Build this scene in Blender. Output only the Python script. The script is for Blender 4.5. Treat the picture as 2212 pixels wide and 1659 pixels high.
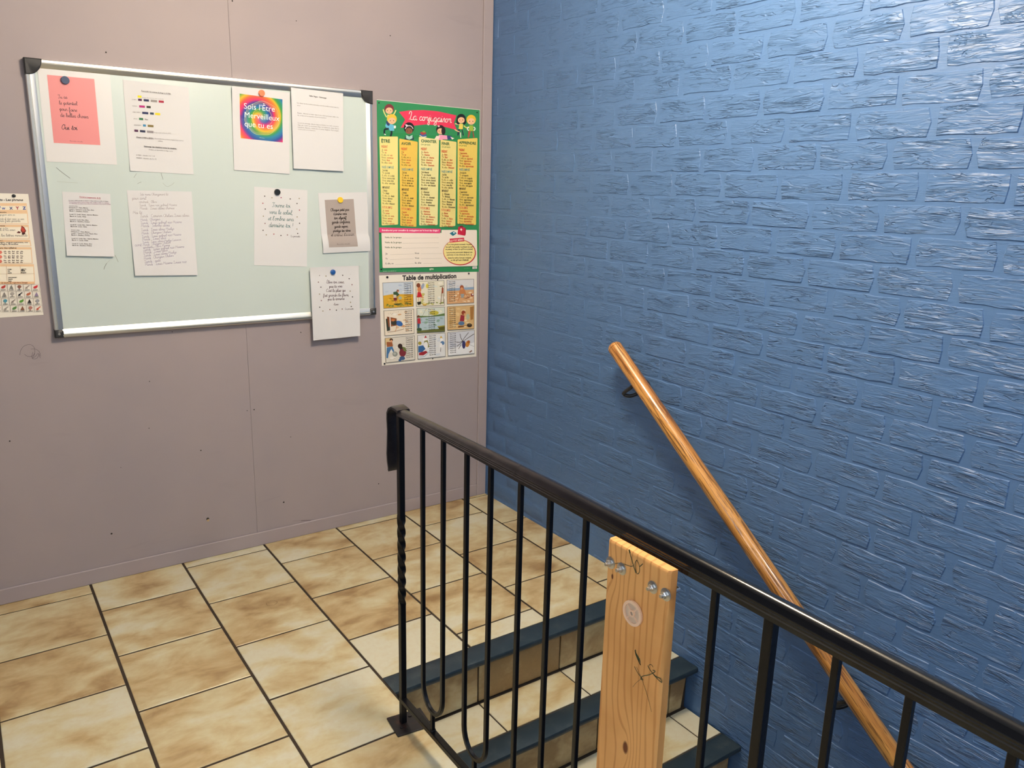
import bpy, bmesh, math, random
from mathutils import Vector, Euler, Matrix

for o in list(bpy.data.objects):
    bpy.data.objects.remove(o, do_unlink=True)
SC = bpy.context.scene
COL = SC.collection
random.seed(7)

# ------------------------------------------------------------------ camera
CAM_LOC = Vector((-2.04325, -3.10553, 1.47268))
CAM_ROT = Euler((1.3303818, -0.0242616, -0.6082676), 'XYZ')
F_PX = 1718.02
cd = bpy.data.cameras.new('camera')
cam = bpy.data.objects.new('camera', cd)
COL.objects.link(cam)
cam.location = CAM_LOC
cam.rotation_euler = CAM_ROT
cd.sensor_fit = 'HORIZONTAL'
cd.sensor_width = 36.0
cd.lens = F_PX / 2212 * 36.0
cd.clip_start = 0.02
SC.camera = cam

# ------------------------------------------------------------------ view, world, lamps
SC.view_settings.view_transform = 'Standard'
SC.view_settings.look = 'None'
SC.view_settings.exposure = 0.0
SC.view_settings.gamma = 1.0
SC.view_settings.use_curve_mapping = False
w = bpy.data.worlds.new('world')
SC.world = w
w.use_nodes = True
w.node_tree.nodes['Background'].inputs[0].default_value = (0.5, 0.6, 0.8, 1)
w.node_tree.nodes['Background'].inputs[1].default_value = 0.3

CEIL = 2.62
# (position, radius, drop, emission, colour): opal globes, built at the end of the script
LAMPS = [((-0.98, -1.68), 0.15, 0.21, 134.0, (1.0, 0.80, 0.565)),
         ((-0.75, -4.15), 0.15, 0.21, 50.0, (0.84, 0.92, 1.0))]
# unseen glowing window added in the left wall as soft side fill
FILL_LIGHT, FILL_TINT = 5.2, (0.80, 0.90, 1.0)

# ------------------------------------------------------------------ materials
def lin(c):
    return tuple((v / 12.92 if v <= 0.04045 else ((v + 0.055) / 1.055) ** 2.4) for v in c)

def hx(h):
    return lin(tuple(int(h[i:i + 2], 16) / 255 for i in (0, 2, 4)))

class Mat:
    def __init__(s, name, col, rough=0.5, metal=0.0, spec=0.5, coat=0.0):
        s.m = bpy.data.materials.new(name)
        s.m.use_nodes = True
        s.t = s.m.node_tree
        s.b = s.t.nodes['Principled BSDF']
        s.b.inputs['Base Color'].default_value = (*col, 1)
        s.b.inputs['Roughness'].default_value = rough
        s.b.inputs['Metallic'].default_value = metal
        s.b.inputs['Specular IOR Level'].default_value = spec
        s.b.inputs['Coat Weight'].default_value = coat
        s.b.inputs['Coat Roughness'].default_value = 0.12
    def n(s, kind, **kw):
        nd = s.t.nodes.new(kind)
        for k, v in kw.items():
            if k.startswith('i_'):
                nd.inputs[k[2:].replace('_', ' ')].default_value = v
            else:
                setattr(nd, k, v)
        return nd
    def l(s, a, b):
        s.t.links.new(a, b)
    def pos(s, scale=(1, 1, 1), rot=(0, 0, 0)):
        g = s.n('ShaderNodeNewGeometry')
        mp = s.n('ShaderNodeMapping')
        mp.inputs['Scale'].default_value = scale
        mp.inputs['Rotation'].default_value = rot
        s.l(g.outputs['Position'], mp.inputs['Vector'])
        return mp.outputs['Vector']
    def noise(s, vec, scale, detail=3, rough=0.5, dist=0.0):
        nn = s.n('ShaderNodeTexNoise')
        nn.inputs['Scale'].default_value = scale
        nn.inputs['Detail'].default_value = detail
        nn.inputs['Roughness'].default_value = rough
        nn.inputs['Distortion'].default_value = dist
        s.l(vec, nn.inputs['Vector'])
        return nn.outputs['Fac']
    def ramp(s, fac, stops):
        r = s.n('ShaderNodeValToRGB')
        e = r.color_ramp.elements
        while len(e) < len(stops):
            e.new(0.5)
        for k, (p, c) in enumerate(stops):
            e[k].position = p
            e[k].color = (*c, 1) if len(c) == 3 else c
        s.l(fac, r.inputs['Fac'])
        return r.outputs['Color']
    def mixc(s, fac, a, b, mode='MIX'):
        mx = s.n('ShaderNodeMix', data_type='RGBA', blend_type=mode)
        for sock, v in ((mx.inputs[0], fac), (mx.inputs[6], a), (mx.inputs[7], b)):
            if isinstance(v, (int, float)):
                sock.default_value = v
            elif isinstance(v, tuple):
                sock.default_value = (*v, 1)
            else:
                s.l(v, sock)
        return mx.outputs[2]
    def math(s, op, a, b=0.0):
        m = s.n('ShaderNodeMath', operation=op)
        for sock, v in zip(m.inputs, (a, b)):
            if isinstance(v, (int, float)):
                sock.default_value = v
            else:
                s.l(v, sock)
        return m.outputs[0]
    def maprange(s, v, a, b, c=0.0, d=1.0, smooth=True):
        m = s.n('ShaderNodeMapRange')
        if smooth:
            m.interpolation_type = 'SMOOTHSTEP'
        s.l(v, m.inputs['Value'])
        for k, q in zip(('From Min', 'From Max', 'To Min', 'To Max'), (a, b, c, d)):
            m.inputs[k].default_value = q
        return m.outputs['Result']
    def bump(s, h, dist=0.001, strength=1.0):
        b = s.n('ShaderNodeBump')
        b.inputs['Distance'].default_value = dist
        b.inputs['Strength'].default_value = strength
        s.l(h, b.inputs['Height'])
        s.l(b.outputs['Normal'], s.b.inputs['Normal'])
    def base(s, c):
        s.l(c, s.b.inputs['Base Color'])

# mauve laminate panels
def mauve_mat(name, k=1.0):
    m = Mat(name, (0.4, 0.3, 0.3), 0.55, spec=0.35)
    c = (0.344 * k, 0.297 * k, 0.312 * k)
    big = m.noise(m.pos(), 1.7, 3, 0.6)
    c1 = m.mixc(m.maprange(big, 0.3, 0.75), (c[0] * 1.03, c[1] * 1.03, c[2] * 1.02), (c[0] * 0.93, c[1] * 0.95, c[2] * 0.98))
    sc = m.noise(m.pos((1.5, 1, 7)), 2.4, 5, 0.6, 0.6)
    scf = m.math('MULTIPLY', m.maprange(sc, 0.60, 0.78), 0.14)
    m.base(m.mixc(scf, c1, (c[0] * 0.55, c[1] * 0.55, c[2] * 0.6)))
    m.bump(m.noise(m.pos(), 420, 2), 0.0002, 0.35)
    return m.m
M_MAUVE = mauve_mat('mauve_paint')
M_MAUVE_TRIM = mauve_mat('mauve_trim_paint', 1.04)

# thick blue satin paint over rough bricks (relief in world space)
def blue_mat(name, strength, k=1.0):
    m = Mat(name, (0.10, 0.18, 0.34), 0.42, spec=0.5)
    c = m.noise(m.pos(), 2.2, 3)
    m.base(m.mixc(c, (0.088 * k, 0.179 * k, 0.372 * k), (0.074 * k, 0.162 * k, 0.348 * k)))
    # riven face: contours of a noise field stretched along the courses give one-sided splits
    def steps(v, k, w_):
        f = m.math('FRACT', m.math('MULTIPLY', v, k))
        return m.math('MULTIPLY', f, m.math('SUBTRACT', 1.0, m.maprange(f, 1.0 - w_, 1.0)))
    n1 = m.noise(m.pos((1, 6.0, 40)), 1.0, 2.2, 0.5, 0.8)
    n2 = m.noise(m.pos((1, 10, 78)), 1.0, 2, 0.5, 0.6)
    n3 = m.noise(m.pos((1, 9, 62), (0, 0, 0)), 1.0, 2, 0.5, 0.9)
    crk = m.math('SUBTRACT', 1.0, m.maprange(m.math('ABSOLUTE', m.math('SUBTRACT', n3, 0.5)), 0.006, 0.030))
    mask = m.maprange(m.noise(m.pos((1, 8, 17)), 1.0, 2), 0.38, 0.58, 1.0, 0.2)
    crm = m.maprange(m.noise(m.pos((1, 11, 26)), 1.0, 1), 0.46, 0.58)
    fine = m.noise(m.pos((1, 1, 1.6)), 170, 3)
    wave = m.noise(m.pos((1, 5, 12)), 1.0, 2)
    h = m.math('ADD', m.math('MULTIPLY', steps(n1, 7.0, 0.14), 0.50), m.math('MULTIPLY', steps(n2, 4.0, 0.16), 0.30))
    h = m.math('MULTIPLY', h, mask)
    h = m.math('SUBTRACT', h, m.math('MULTIPLY', m.math('MULTIPLY', crk, crm), 0.55))
    g = m.n('ShaderNodeNewGeometry'); sx = m.n('ShaderNodeSeparateXYZ'); m.l(g.outputs['Position'], sx.inputs[0])
    h = m.math('MULTIPLY', h, m.maprange(sx.outputs['Y'], -0.15, -1.35, 0.30, 1.0))
    h = m.math('ADD', h, m.math('MULTIPLY', wave, 0.35))
    h = m.math('ADD', h, m.math('MULTIPLY', fine, 0.06))
    m.bump(h, 0.0050, strength)
    return m.m
M_BRICK = blue_mat('blue_painted_brick', 1.0)
M_MORTAR = blue_mat('blue_painted_mortar', 0.16)

def tile_mat():
    m = Mat('beige_glazed_tile', (0.7, 0.6, 0.4), 0.30, spec=0.5)
    oi = m.n('ShaderNodeObjectInfo')
    cx = m.n('ShaderNodeCombineXYZ')
    m.l(m.math('MULTIPLY', oi.outputs['Random'], 37.0), cx.inputs['X'])
    m.l(m.math('MULTIPLY', oi.outputs['Random'], 91.0), cx.inputs['Y'])
    va = m.n('ShaderNodeVectorMath', operation='ADD')
    m.l(m.pos((6.0, 9.0, 9.0)), va.inputs[0])
    m.l(cx.outputs[0], va.inputs[1])
    n0 = m.noise(va.outputs[0], 1.15, 4, 0.58, 0.3)
    nb = m.noise(va.outputs[0], 0.55, 2, 0.5)
    n1 = m.math('ADD', m.math('MULTIPLY', n0, 0.72), m.math('MULTIPLY', nb, 0.42))
    n1 = m.math('SUBTRACT', n1, 0.055)
    at = m.n('ShaderNodeAttribute', attribute_type='OBJECT', attribute_name='browning')
    f = m.math('ADD', n1, at.outputs['Fac'])
    c = m.ramp(f, [(0.38, hx('D6D3BC')), (0.48, hx('D0C6A0')), (0.59, hx('BFA97E')), (0.73, hx('957850'))])
    fine = m.noise(m.pos(), 55, 4, 0.7)
    c = m.mixc(m.math('MULTIPLY', m.maprange(fine, 0.35, 0.75), 0.16), c, hx('C09A66'))
    m.base(c)
    m.bump(m.noise(m.pos(), 9, 3), 0.0012, 0.22)
    return m.m
M_TILE = tile_mat()
m = Mat('dark_grout', hx('6A5F52'), 0.9, spec=0.2)
m.base(m.mixc(m.noise(m.pos(), 14, 4), hx('2E2722'), hx('4E443A')))
M_GROUT = m.m
m = Mat('dark_nosing_paint', hx('2B3A46'), 0.42)
m.base(m.mixc(m.maprange(m.noise(m.pos(), 16, 5, 0.7), 0.45, 0.8), hx('25343F'), hx('3E4A50')))
m.bump(m.noise(m.pos(), 90, 3), 0.0006, 0.4)
M_NOSE = m.m
m = Mat('black_iron_paint', hx('0B0C11'), 0.30, spec=0.3)
m.bump(m.noise(m.pos(), 120, 3), 0.0005, 0.5)
M_IRON = m.m
# handrail: worn matt near the far end
m = Mat('black_rail_paint', hx('191A1E'), 0.24)
g = m.n('ShaderNodeNewGeometry'); sx = m.n('ShaderNodeSeparateXYZ'); m.l(g.outputs['Position'], sx.inputs[0])
wear = m.maprange(sx.outputs['Y'], -2.40, -1.60)
wn = m.maprange(m.noise(m.pos((1, 1, 1)), 26, 5, 0.7), 0.42, 0.62)
wf = m.math('MULTIPLY', wear, m.math('ADD', m.math('MULTIPLY', wn, 0.55), 0.45))
m.base(m.mixc(wf, hx('0C0D12'), hx('2C282C')))
m.l(m.math('ADD', m.math('MULTIPLY', wear, 0.24), 0.10), m.b.inputs['Roughness'])
m.bump(m.noise(m.pos(), 150, 3), 0.0002, 0.25)
M_RAIL = m.m
m = Mat('rusty_black_iron', hx('1C1718'), 0.45)
m.base(m.mixc(m.maprange(m.noise(m.pos(), 24, 4), 0.5, 0.72), hx('1A1619'), hx('4A2E26')))
M_RUST = m.m

def pine_mat():
    m = Mat('orange_pine', (0.5, 0.25, 0.08), 0.5)
    warp = m.noise(m.pos((8, 12, 2.6)), 1.0, 2, 0.5)
    g = m.n('ShaderNodeNewGeometry'); sx = m.n('ShaderNodeSeparateXYZ'); m.l(g.outputs['Position'], sx.inputs[0])
    # cathedral grain: stretched rings bent by slow noise
    ph = m.math('ADD', m.math('MULTIPLY', sx.outputs['Y'], 430.0), m.math('MULTIPLY', warp, 26.0))
    # two knots bend the grain
    for ky, kz, am, rad in ((-2.262, 0.545, 16.0, 0.020), (-2.205, 0.842, 8.0, 0.014)):
        dy = m.math('MULTIPLY', m.math('SUBTRACT', sx.outputs['Y'], ky), 1.0 / rad)
        dz = m.math('MULTIPLY', m.math('SUBTRACT', sx.outputs['Z'], kz), 0.42 / rad)
        d2 = m.math('ADD', m.math('MULTIPLY', dy, dy), m.math('MULTIPLY', dz, dz))
        kk = m.math('DIVIDE', am, m.math('ADD', d2, 1.0))
        ph = m.math('ADD', ph, kk)
    ring = m.math('SINE', ph)
    c = m.mixc(m.math('MULTIPLY', m.maprange(ring, 0.45, 0.99), 0.75), hx('EBAE6C'), hx('C47E40'))
    c = m.mixc(m.math('MULTIPLY', m.noise(m.pos((60, 60, 3)), 1.0, 3), 0.45), c, hx('DDA864'))
    c = m.mixc(m.math('MULTIPLY', m.maprange(m.noise(m.pos(), 9, 3), 0.4, 0.8), 0.35), c, hx('B87434'))
    for ky, kz, rr in ((-2.262, 0.545, 0.0055), (-2.205, 0.842, 0.0022)):
        dy = m.math('MULTIPLY', m.math('SUBTRACT', sx.outputs['Y'], ky), 1 / rr)
        dz = m.math('MULTIPLY', m.math('SUBTRACT', sx.outputs['Z'], kz), 0.5 / rr)
        d2 = m.math('ADD', m.math('MULTIPLY', dy, dy), m.math('MULTIPLY', dz, dz))
        c = m.mixc(m.maprange(d2, 1.8, 0.5), c, hx('6B3416'))
    m.base(c)
    m.bump(m.noise(m.pos((40, 60, 4)), 2.0, 3), 0.0008, 0.4)
    return m.m
M_PINE = pine_mat()

def oak_mat():
    m = Mat('varnished_oak', (0.5, 0.25, 0.08), 0.34, coat=0.9)
    # object axis Z runs along the rail
    tc = m.n('ShaderNodeTexCoord')
    mp = m.n('ShaderNodeMapping'); mp.inputs['Scale'].default_value = (150, 150, 7)
    m.l(tc.outputs['Object'], mp.inputs['Vector'])
    st = m.noise(mp.outputs['Vector'], 1.0, 4, 0.6, 0.8)
    mp2 = m.n('ShaderNodeMapping'); mp2.inputs['Scale'].default_value = (30, 30, 1.6)
    m.l(tc.outputs['Object'], mp2.inputs['Vector'])
    slow = m.noise(mp2.outputs['Vector'], 1.0, 2)
    c = m.mixc(m.maprange(slow, 0.35, 0.65), hx('DBA055'), hx('B47836'))
    c = m.mixc(m.math('MULTIPLY', m.maprange(st, 0.49, 0.58), 0.8), c, hx('623A1A'))
    m.base(c)
    m.bump(st, 0.0006, 0.25)
    return m.m
M_OAK = oak_mat()

M_BOARD = Mat('board_enamel', (0.57, 0.66, 0.65), 0.28, spec=0.5).m
m = Mat('brushed_aluminium', (0.74, 0.74, 0.71), 0.36, metal=1.0)
m.bump(m.noise(m.pos((3, 200, 200)), 1.0, 2), 0.0002, 0.3)
M_ALU = m.m
M_SHEETG = Mat('laminated_sheet', (0.71, 0.71, 0.73), 0.35).m
M_CAP = Mat('dark_plastic', hx('2A2B2E'), 0.45).m
M_PAPER = Mat('white_paper', (0.69, 0.70, 0.73), 0.75, spec=0.25).m
M_GLOSSP = Mat('laminated_poster_back', (0.86, 0.82, 0.74), 0.40).m
M_ZINC = Mat('zinc_steel', (0.62, 0.63, 0.64), 0.33, metal=1.0).m
M_DISC = Mat('clear_white_plastic', (0.86, 0.66, 0.50), 0.3).m
M_DISC.node_tree.nodes['Principled BSDF'].inputs['Transmission Weight'].default_value = 0.25
M_BLACK = Mat('black_plastic', (0.012, 0.013, 0.016), 0.35).m
M_HOLE = Mat('dark_hole', (0.02, 0.016, 0.015), 0.9).m
M_WHITE = Mat('white_ceiling', (0.62, 0.64, 0.66), 0.8).m
M_PLAIN = Mat('blue_grey_wall_paint', (0.11, 0.13, 0.17), 0.7).m
# printed inks: per-face colours
m = Mat('printed_ink', (0.5, 0.5, 0.5), 0.6, spec=0.3)
at = m.n('ShaderNodeAttribute', attribute_name='ink')
m.l(at.outputs['Color'], m.b.inputs['Base Color'])
M_INK = m.m
m = Mat('printed_gloss_ink', (0.5, 0.5, 0.5), 0.38, spec=0.5)
at = m.n('ShaderNodeAttribute', attribute_name='ink')
m.l(at.outputs['Color'], m.b.inputs['Base Color'])
M_GINK = m.m

def colour_mat(name, col, rough=0.35):
    return Mat(name, col, rough).m

# ------------------------------------------------------------------ object helpers
ORG = {}
def place(name, mesh, mat, parent=None, loc=None):
    """mesh vertices are in world space; origin goes to the bottom centre"""
    if loc is None:
        xs = [v.co for v in mesh.vertices]
        lo = [min(c[i] for c in xs) for i in range(3)]
        hi = [max(c[i] for c in xs) for i in range(3)]
        loc = Vector(((lo[0] + hi[0]) / 2, (lo[1] + hi[1]) / 2, lo[2]))
    loc = Vector(loc)
    mesh.transform(Matrix.Translation(-loc))
    if mat is not None and not mesh.materials:
        mesh.materials.append(mat)
    o = bpy.data.objects.new(name, mesh)
    COL.objects.link(o)
    ORG[o.name] = loc
    if parent is not None:
        o.parent = parent
        o.location = loc - ORG[parent.name]
    else:
        o.location = loc
    return o

def thing(name, label, cat, loc, group=None):
    o = bpy.data.objects.new(name, None)
    o.empty_display_size = 0.05
    COL.objects.link(o)
    o.location = loc
    ORG[o.name] = Vector(loc)
    return tag(o, label, cat, group)

def tag(o, label=None, cat=None, group=None, kind=None):
    if label: o['label'] = label
    if cat: o['category'] = cat
    if group: o['group'] = group
    if kind: o['kind'] = kind
    return o

def struct(o):
    o['kind'] = 'structure'
    return o

def bmdone(bm, name, smooth=False):
    me = bpy.data.meshes.new(name)
    bmesh.ops.recalc_face_normals(bm, faces=bm.faces)
    bm.to_mesh(me)
    bm.free()
    if smooth:
        for p in me.polygons:
            p.use_smooth = True
        try:
            me.set_sharp_from_angle(angle=math.radians(38))
        except Exception:
            pass
    return me

def add_box(bm, x0, x1, y0, y1, z0, z1, bev=0.0):
    vs = [bm.verts.new((x, y, z)) for x in (x0, x1) for y in (y0, y1) for z in (z0, z1)]
    fs = [(0, 1, 3, 2), (4, 6, 7, 5), (0, 4, 5, 1), (2, 3, 7, 6), (0, 2, 6, 4), (1, 5, 7, 3)]
    faces = [bm.faces.new([vs[i] for i in f]) for f in fs]
    if bev > 0:
        es = set(e for f in faces for e in f.edges)
        bmesh.ops.bevel(bm, geom=list(es), offset=bev, segments=1, affect='EDGES', profile=0.5)

def box(name, x0, x1, y0, y1, z0, z1, mat, parent=None, bev=0.0, smooth=False):
    bm = bmesh.new()
    add_box(bm, x0, x1, y0, y1, z0, z1, bev)
    return place(name, bmdone(bm, name, smooth), mat, parent)

def sweep(bm, path, prof, up=Vector((0, 0, 1)), cap=True, closed_prof=True, twist=None, scale=None):
    """sweep a 2D profile (side, up) along a path of points"""
    path = [Vector(p) for p in path]
    n = len(path)
    rings = []
    for i, p in enumerate(path):
        t = (path[min(i + 1, n - 1)] - path[max(i - 1, 0)]).normalized()
        side = t.cross(up)
        if side.length < 1e-4:
            side = Vector((1, 0, 0))
        side.normalize()
        u = side.cross(t).normalized()
        a = twist[i] if twist else 0.0
        s = scale[i] if scale else 1.0
        ca, sa = math.cos(a), math.sin(a)
        rings.append([bm.verts.new(p + side * ((x * ca - y * sa) * s) + u * ((x * sa + y * ca) * s)) for x, y in prof])
    k = len(prof)
    for i in range(n - 1):
        for j in range(k if closed_prof else k - 1):
            bm.faces.new((rings[i][j], rings[i][(j + 1) % k], rings[i + 1][(j + 1) % k], rings[i + 1][j]))
    if cap:
        bm.faces.new(rings[0][::-1])
        bm.faces.new(rings[-1])

def circ(r, n=10):
    return [(r * math.cos(2 * math.pi * i / n), r * math.sin(2 * math.pi * i / n)) for i in range(n)]

def sq(w, b=0.0012):
    h = w / 2
    return [(-h + b, -h), (h - b, -h), (h, -h + b), (h, h - b), (h - b, h), (-h + b, h), (-h, h - b), (-h, -h + b)]

def disc_mesh(bm, c, axis, r, t, n=20, dome=0.0):
    """short cylinder from c along unit axis"""
    a = Vector(axis).normalized()
    s = a.orthogonal().normalized()
    u = a.cross(s)
    c = Vector(c)
    steps = [(r, 0.0), (r, t * 0.75), (r * 0.93, t)]
    rings = [[bm.verts.new(c + a * d + (s * math.cos(2 * math.pi * i / n) + u * math.sin(2 * math.pi * i / n)) * rr) for i in range(n)] for rr, d in steps]
    bm.faces.new(rings[0][::-1])
    for q in range(len(steps) - 1):
        for i in range(n):
            bm.faces.new((rings[q][i], rings[q][(i + 1) % n], rings[q + 1][(i + 1) % n], rings[q + 1][i]))
    if dome:
        cv = bm.verts.new(c + a * (t + dome))
        for i in range(n):
            bm.faces.new((rings[-1][i], rings[-1][(i + 1) % n], cv))
    else:
        bm.faces.new(rings[-1])

# photo-plane helper: where a sight line meets the flat surface that carries flat print
_R = CAM_ROT.to_matrix()
def sight(px, py, axis, val):
    d = _R @ Vector(((px - 1106) / F_PX, -(py - 829.5) / F_PX, -1))
    return CAM_LOC + d * ((val - CAM_LOC[axis]) / d[axis])

# ================================================================== STRUCTURE
H0 = -2.1            # level of the lower landing
HOLE_X = -1.105      # left edge of the stair well
NOSE_Y = -1.122      # end of the landing tiles
END_Y = -3.75

# mauve back wall: core, two panels with a fine joint between them
wb = struct(box('wall_back', -3.7, 0.0, 0.006, 0.12, 0.0, CEIL, M_MAUVE))
SEAM = -1.131
for xa, xb in ((-3.7, SEAM - 0.0003), (SEAM + 0.0003, -0.0525)):
    box('wall_panel', xa, xb, 0.0, 0.006, 0.0, CEIL, M_MAUVE, wb, bev=0.0005)
struct(box('baseboard_back', -3.6, -0.0525, -0.007, 0.0, 0.0, 0.059, M_MAUVE_TRIM, bev=0.0024))
struct(box('trim_1', -0.052, -0.0035, -0.007, 0.006, 0.0, CEIL, M_MAUVE_TRIM, bev=0.002))
# painted-over drill holes
for px, py, r in ((229, 113, 3), (640, 45, 2), (323, 824, 2), (322, 925, 2), (21, 953, 3), (534, 887, 2), (549, 885, 3), (434, 973, 3), (628, 944, 2),
                  (241, 1153, 4), (613, 1085, 4), (650, 718, 2.5), (372, 717, 2), (818, 1045, 3), (261, 1010, 1.5), (843, 77, 2.5), (502, 2, 3), (824, 772, 1.5)):
    c = sight(px, py, 1, -0.0006)
    bm = bmesh.new()
    disc_mesh(bm, (c.x, 0.0004, c.z), (0, -1, 0), r * 0.00085, 0.001, 10)
    place('drill_hole', bmdone(bm, 'drill_hole'), M_HOLE, wb)
c = sight(449, 1122, 1, -0.0006)
bm = bmesh.new(); disc_mesh(bm, (c.x, 0.0004, c.z + 0.002), (0, -1, 0), 0.0055, 0.001, 12)
place('drill_hole', bmdone(bm, 'drill_hole'), M_HOLE, wb)
bm = bmesh.new(); disc_mesh(bm, (c.x + 0.001, 0.0002, c.z - 0.004), (0, -1, 0), 0.0052, 0.001, 12)
place('wall_plug', bmdone(bm, 'wall_plug'), colour_mat('plug_plastic', hx('B39C78')), wb)

# blue brick wall: recessed mortar bed + proud bricks
wr = struct(box('wall_right', 0.0, 0.14, -6.0, 0.0, H0, CEIL, M_MORTAR))
def brick_mesh(k, L, Hh, face=True):
    rnd = random.Random(100 + k)
    nx, nz = 6, 2
    bm = bmesh.new()
    rows = []
    ex = [rnd.uniform(-0.003, 0.003) for _ in range(4)]
    for j in range(nz + 1):
        row = []
        for i in range(nx + 1):
            y = (i / nx - 0.5) * L
            z = (j / nz - 0.5) * Hh
            if j == 0: z += rnd.uniform(-0.0022, 0.0022)
            if j == nz: z += rnd.uniform(-0.0022, 0.0022)
            if i == 0: y += ex[j % 4] + (0.006 if j != 1 else 0)
            if i == nx: y += ex[(j + 1) % 4] - (0.006 if j != 1 else 0)
            x = -0.0021 + rnd.uniform(-0.0008, 0.0008)
            row.append(bm.verts.new((x, y, z)))
        rows.append(row)
    for j in range(nz):
        for i in range(nx):
            bm.faces.new((rows[j][i], rows[j][i + 1], rows[j + 1][i + 1], rows[j + 1][i]))
    ring = rows[0] + [r[-1] for r in rows[1:]] + rows[-1][-2::-1] + [r[0] for r in rows[-2:0:-1]]
    outs = []
    for v in ring:
        y, z = v.co.y, v.co.z
        outs.append(bm.verts.new((0.002, y * (1 + 0.0034 / (L / 2)), z * (1 + 0.0034 / (Hh / 2)))))
    m_ = len(ring)
    for i in range(m_):
        bm.faces.new((ring[i], ring[(i + 1) % m_], outs[(i + 1) % m_], outs[i]))
    me = bmdone(bm, 'brick', True)
    me.set_sharp_from_angle(angle=math.radians(14))
    me.materials.append(M_BRICK)
    return me
BP, BZ = 0.2155, 0.0803
BM = [brick_mesh(k, BP - 0.0145, BZ - 0.0125) for k in range(12)]
SHORT = {}
cells = []
for r in range(-32, 13):
    zc = 1.581 + r * BZ
    if zc + BZ / 2 > CEIL or zc - BZ / 2 < H0:
        continue
    ph = -1.680 if r % 2 == 0 else -1.777
    k0 = math.ceil((0 - ph) / BP)
    off = random.uniform(-0.005, 0.005)
    for k in range(-11, k0 + 1):
        ya, yb = ph + (k - 1) * BP + off, ph + k * BP + off
        yb2 = min(yb, -0.001)
        if yb2 - ya < 0.03:
            continue
        # hidden behind the landing and the steps
        ym = (ya + yb2) / 2
        ground = 0.0 if ym > -1.16 else -0.187 * (1 + math.floor((-1.165 - ym) / 0.217))
        if zc < max(ground, H0) - 0.03:
            continue
        cells.append((ya, yb2, zc, yb2 < yb - 0.001))
def seen_size(c):
    ym = (c[0] + c[1]) / 2
    d = _R.inverted() @ (Vector((0, ym, c[2])) - CAM_LOC)
    if d.z > -0.2:
        return 0
    x, y = d.x / -d.z * F_PX, d.y / -d.z * F_PX
    if abs(x) > 1106 + 60 or abs(y) > 829 + 40:
        return 0
    return 1.0 / (d.z * d.z) * abs(CAM_LOC.x) / d.length
order = sorted(cells, key=seen_size, reverse=True)
def brick_inst(c):
    ya, yb, zc, cut = c
    rnd = random.Random(int(ya * 1e4) * 7 + int(zc * 1e4))
    L = yb - ya - 0.0145 + rnd.uniform(-0.005, 0.003)
    loc = Vector((rnd.uniform(-0.0009, 0.0009), (ya + yb) / 2 + rnd.uniform(-0.0025, 0.0025), zc + rnd.uniform(-0.0022, 0.0022)))
    rot = rnd.uniform(-0.009, 0.009)
    sy = L / (BP - 0.0145)
    flip = rnd.choice((1, -1))
    return rnd.choice(BM), loc, rot, sy, flip
def proud(y):          # bricks stand less proud of the mortar towards the corner
    return max(0.35, min(1.0, 0.35 + (-y - 0.35) * 0.65))
nparts = 0
rest = bmesh.new()
for c in order:
    me, loc, rot, sy, flip = brick_inst(c)
    if nparts < 298 and seen_size(c) > 0:
        o = bpy.data.objects.new('brick', me)
        COL.objects.link(o)
        o.parent = wr
        o.location = loc - ORG[wr.name]
        o.rotation_euler = (rot + (math.pi if flip < 0 else 0), 0, 0)
        o.scale = (proud(loc.y), sy, 1)
        nparts += 1
    else:
        mtx = Matrix.Translation(loc) @ Matrix.Rotation(rot + (math.pi if flip < 0 else 0), 4, 'X') @ Matrix.Diagonal((proud(loc.y), sy, 1, 1))
        off = len(rest.verts)
        rest.from_mesh(me)
        rest.verts.ensure_lookup_table()
        bmesh.ops.transform(rest, matrix=mtx, verts=rest.verts[off:])
me = bmdone(rest, 'brick_rest', True)
o = place('brick_rest', me, M_BRICK, wr)
o['kind'] = 'stuff'

# remaining room
wy0, wy1, wz0, wz1 = -4.55, -2.75, 0.85, 2.3
bm = bmesh.new()
add_box(bm, -3.82, -3.7, -6.0, wy0, 0.0, CEIL)
add_box(bm, -3.82, -3.7, wy1, 0.12, 0.0, CEIL)
add_box(bm, -3.82, -3.7, wy0, wy1, 0.0, wz0)
add_box(bm, -3.82, -3.7, wy0, wy1, wz1, CEIL)
struct(place('wall_left', bmdone(bm, 'wall_left'), M_PLAIN))
bm = bmesh.new()
for a, b, c_, d in ((wy0, wy1, wz0, wz0 + .06), (wy0, wy1, wz1 - .06, wz1), (wy0, wy0 + .06, wz0 + .06, wz1 - .06), (wy1 - .06, wy1, wz0 + .06, wz1 - .06), ((wy0 + wy1) / 2 - .03, (wy0 + wy1) / 2 + .03, wz0 + .06, wz1 - .06)):
    add_box(bm, -3.79, -3.72, a, b, c_, d)
wn_ = struct(place('fill_window', bmdone(bm, 'fill_window'), M_WHITE))
gm = Mat('fill_glow_glass', (0.8, 0.8, 0.8), 0.5)  # panes of the added window glow to fill from the left
gm.b.inputs['Emission Color'].default_value = (*FILL_TINT, 1)
gm.b.inputs['Emission Strength'].default_value = FILL_LIGHT
for a, b in ((wy0 + .06, (wy0 + wy1) / 2 - .03), ((wy0 + wy1) / 2 + .03, wy1 - .06)):
    box('fill_pane', -3.762, -3.754, a, b, wz0 + .06, wz1 - .06, gm.m, wn_)
struct(box('wall_front', -3.7, 0.0, -6.12, -6.0, H0, CEIL, M_PLAIN))
struct(box('ceiling', -3.82, 0.14, -6.12, 0.12, CEIL, CEIL + 0.1, M_WHITE))
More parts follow.
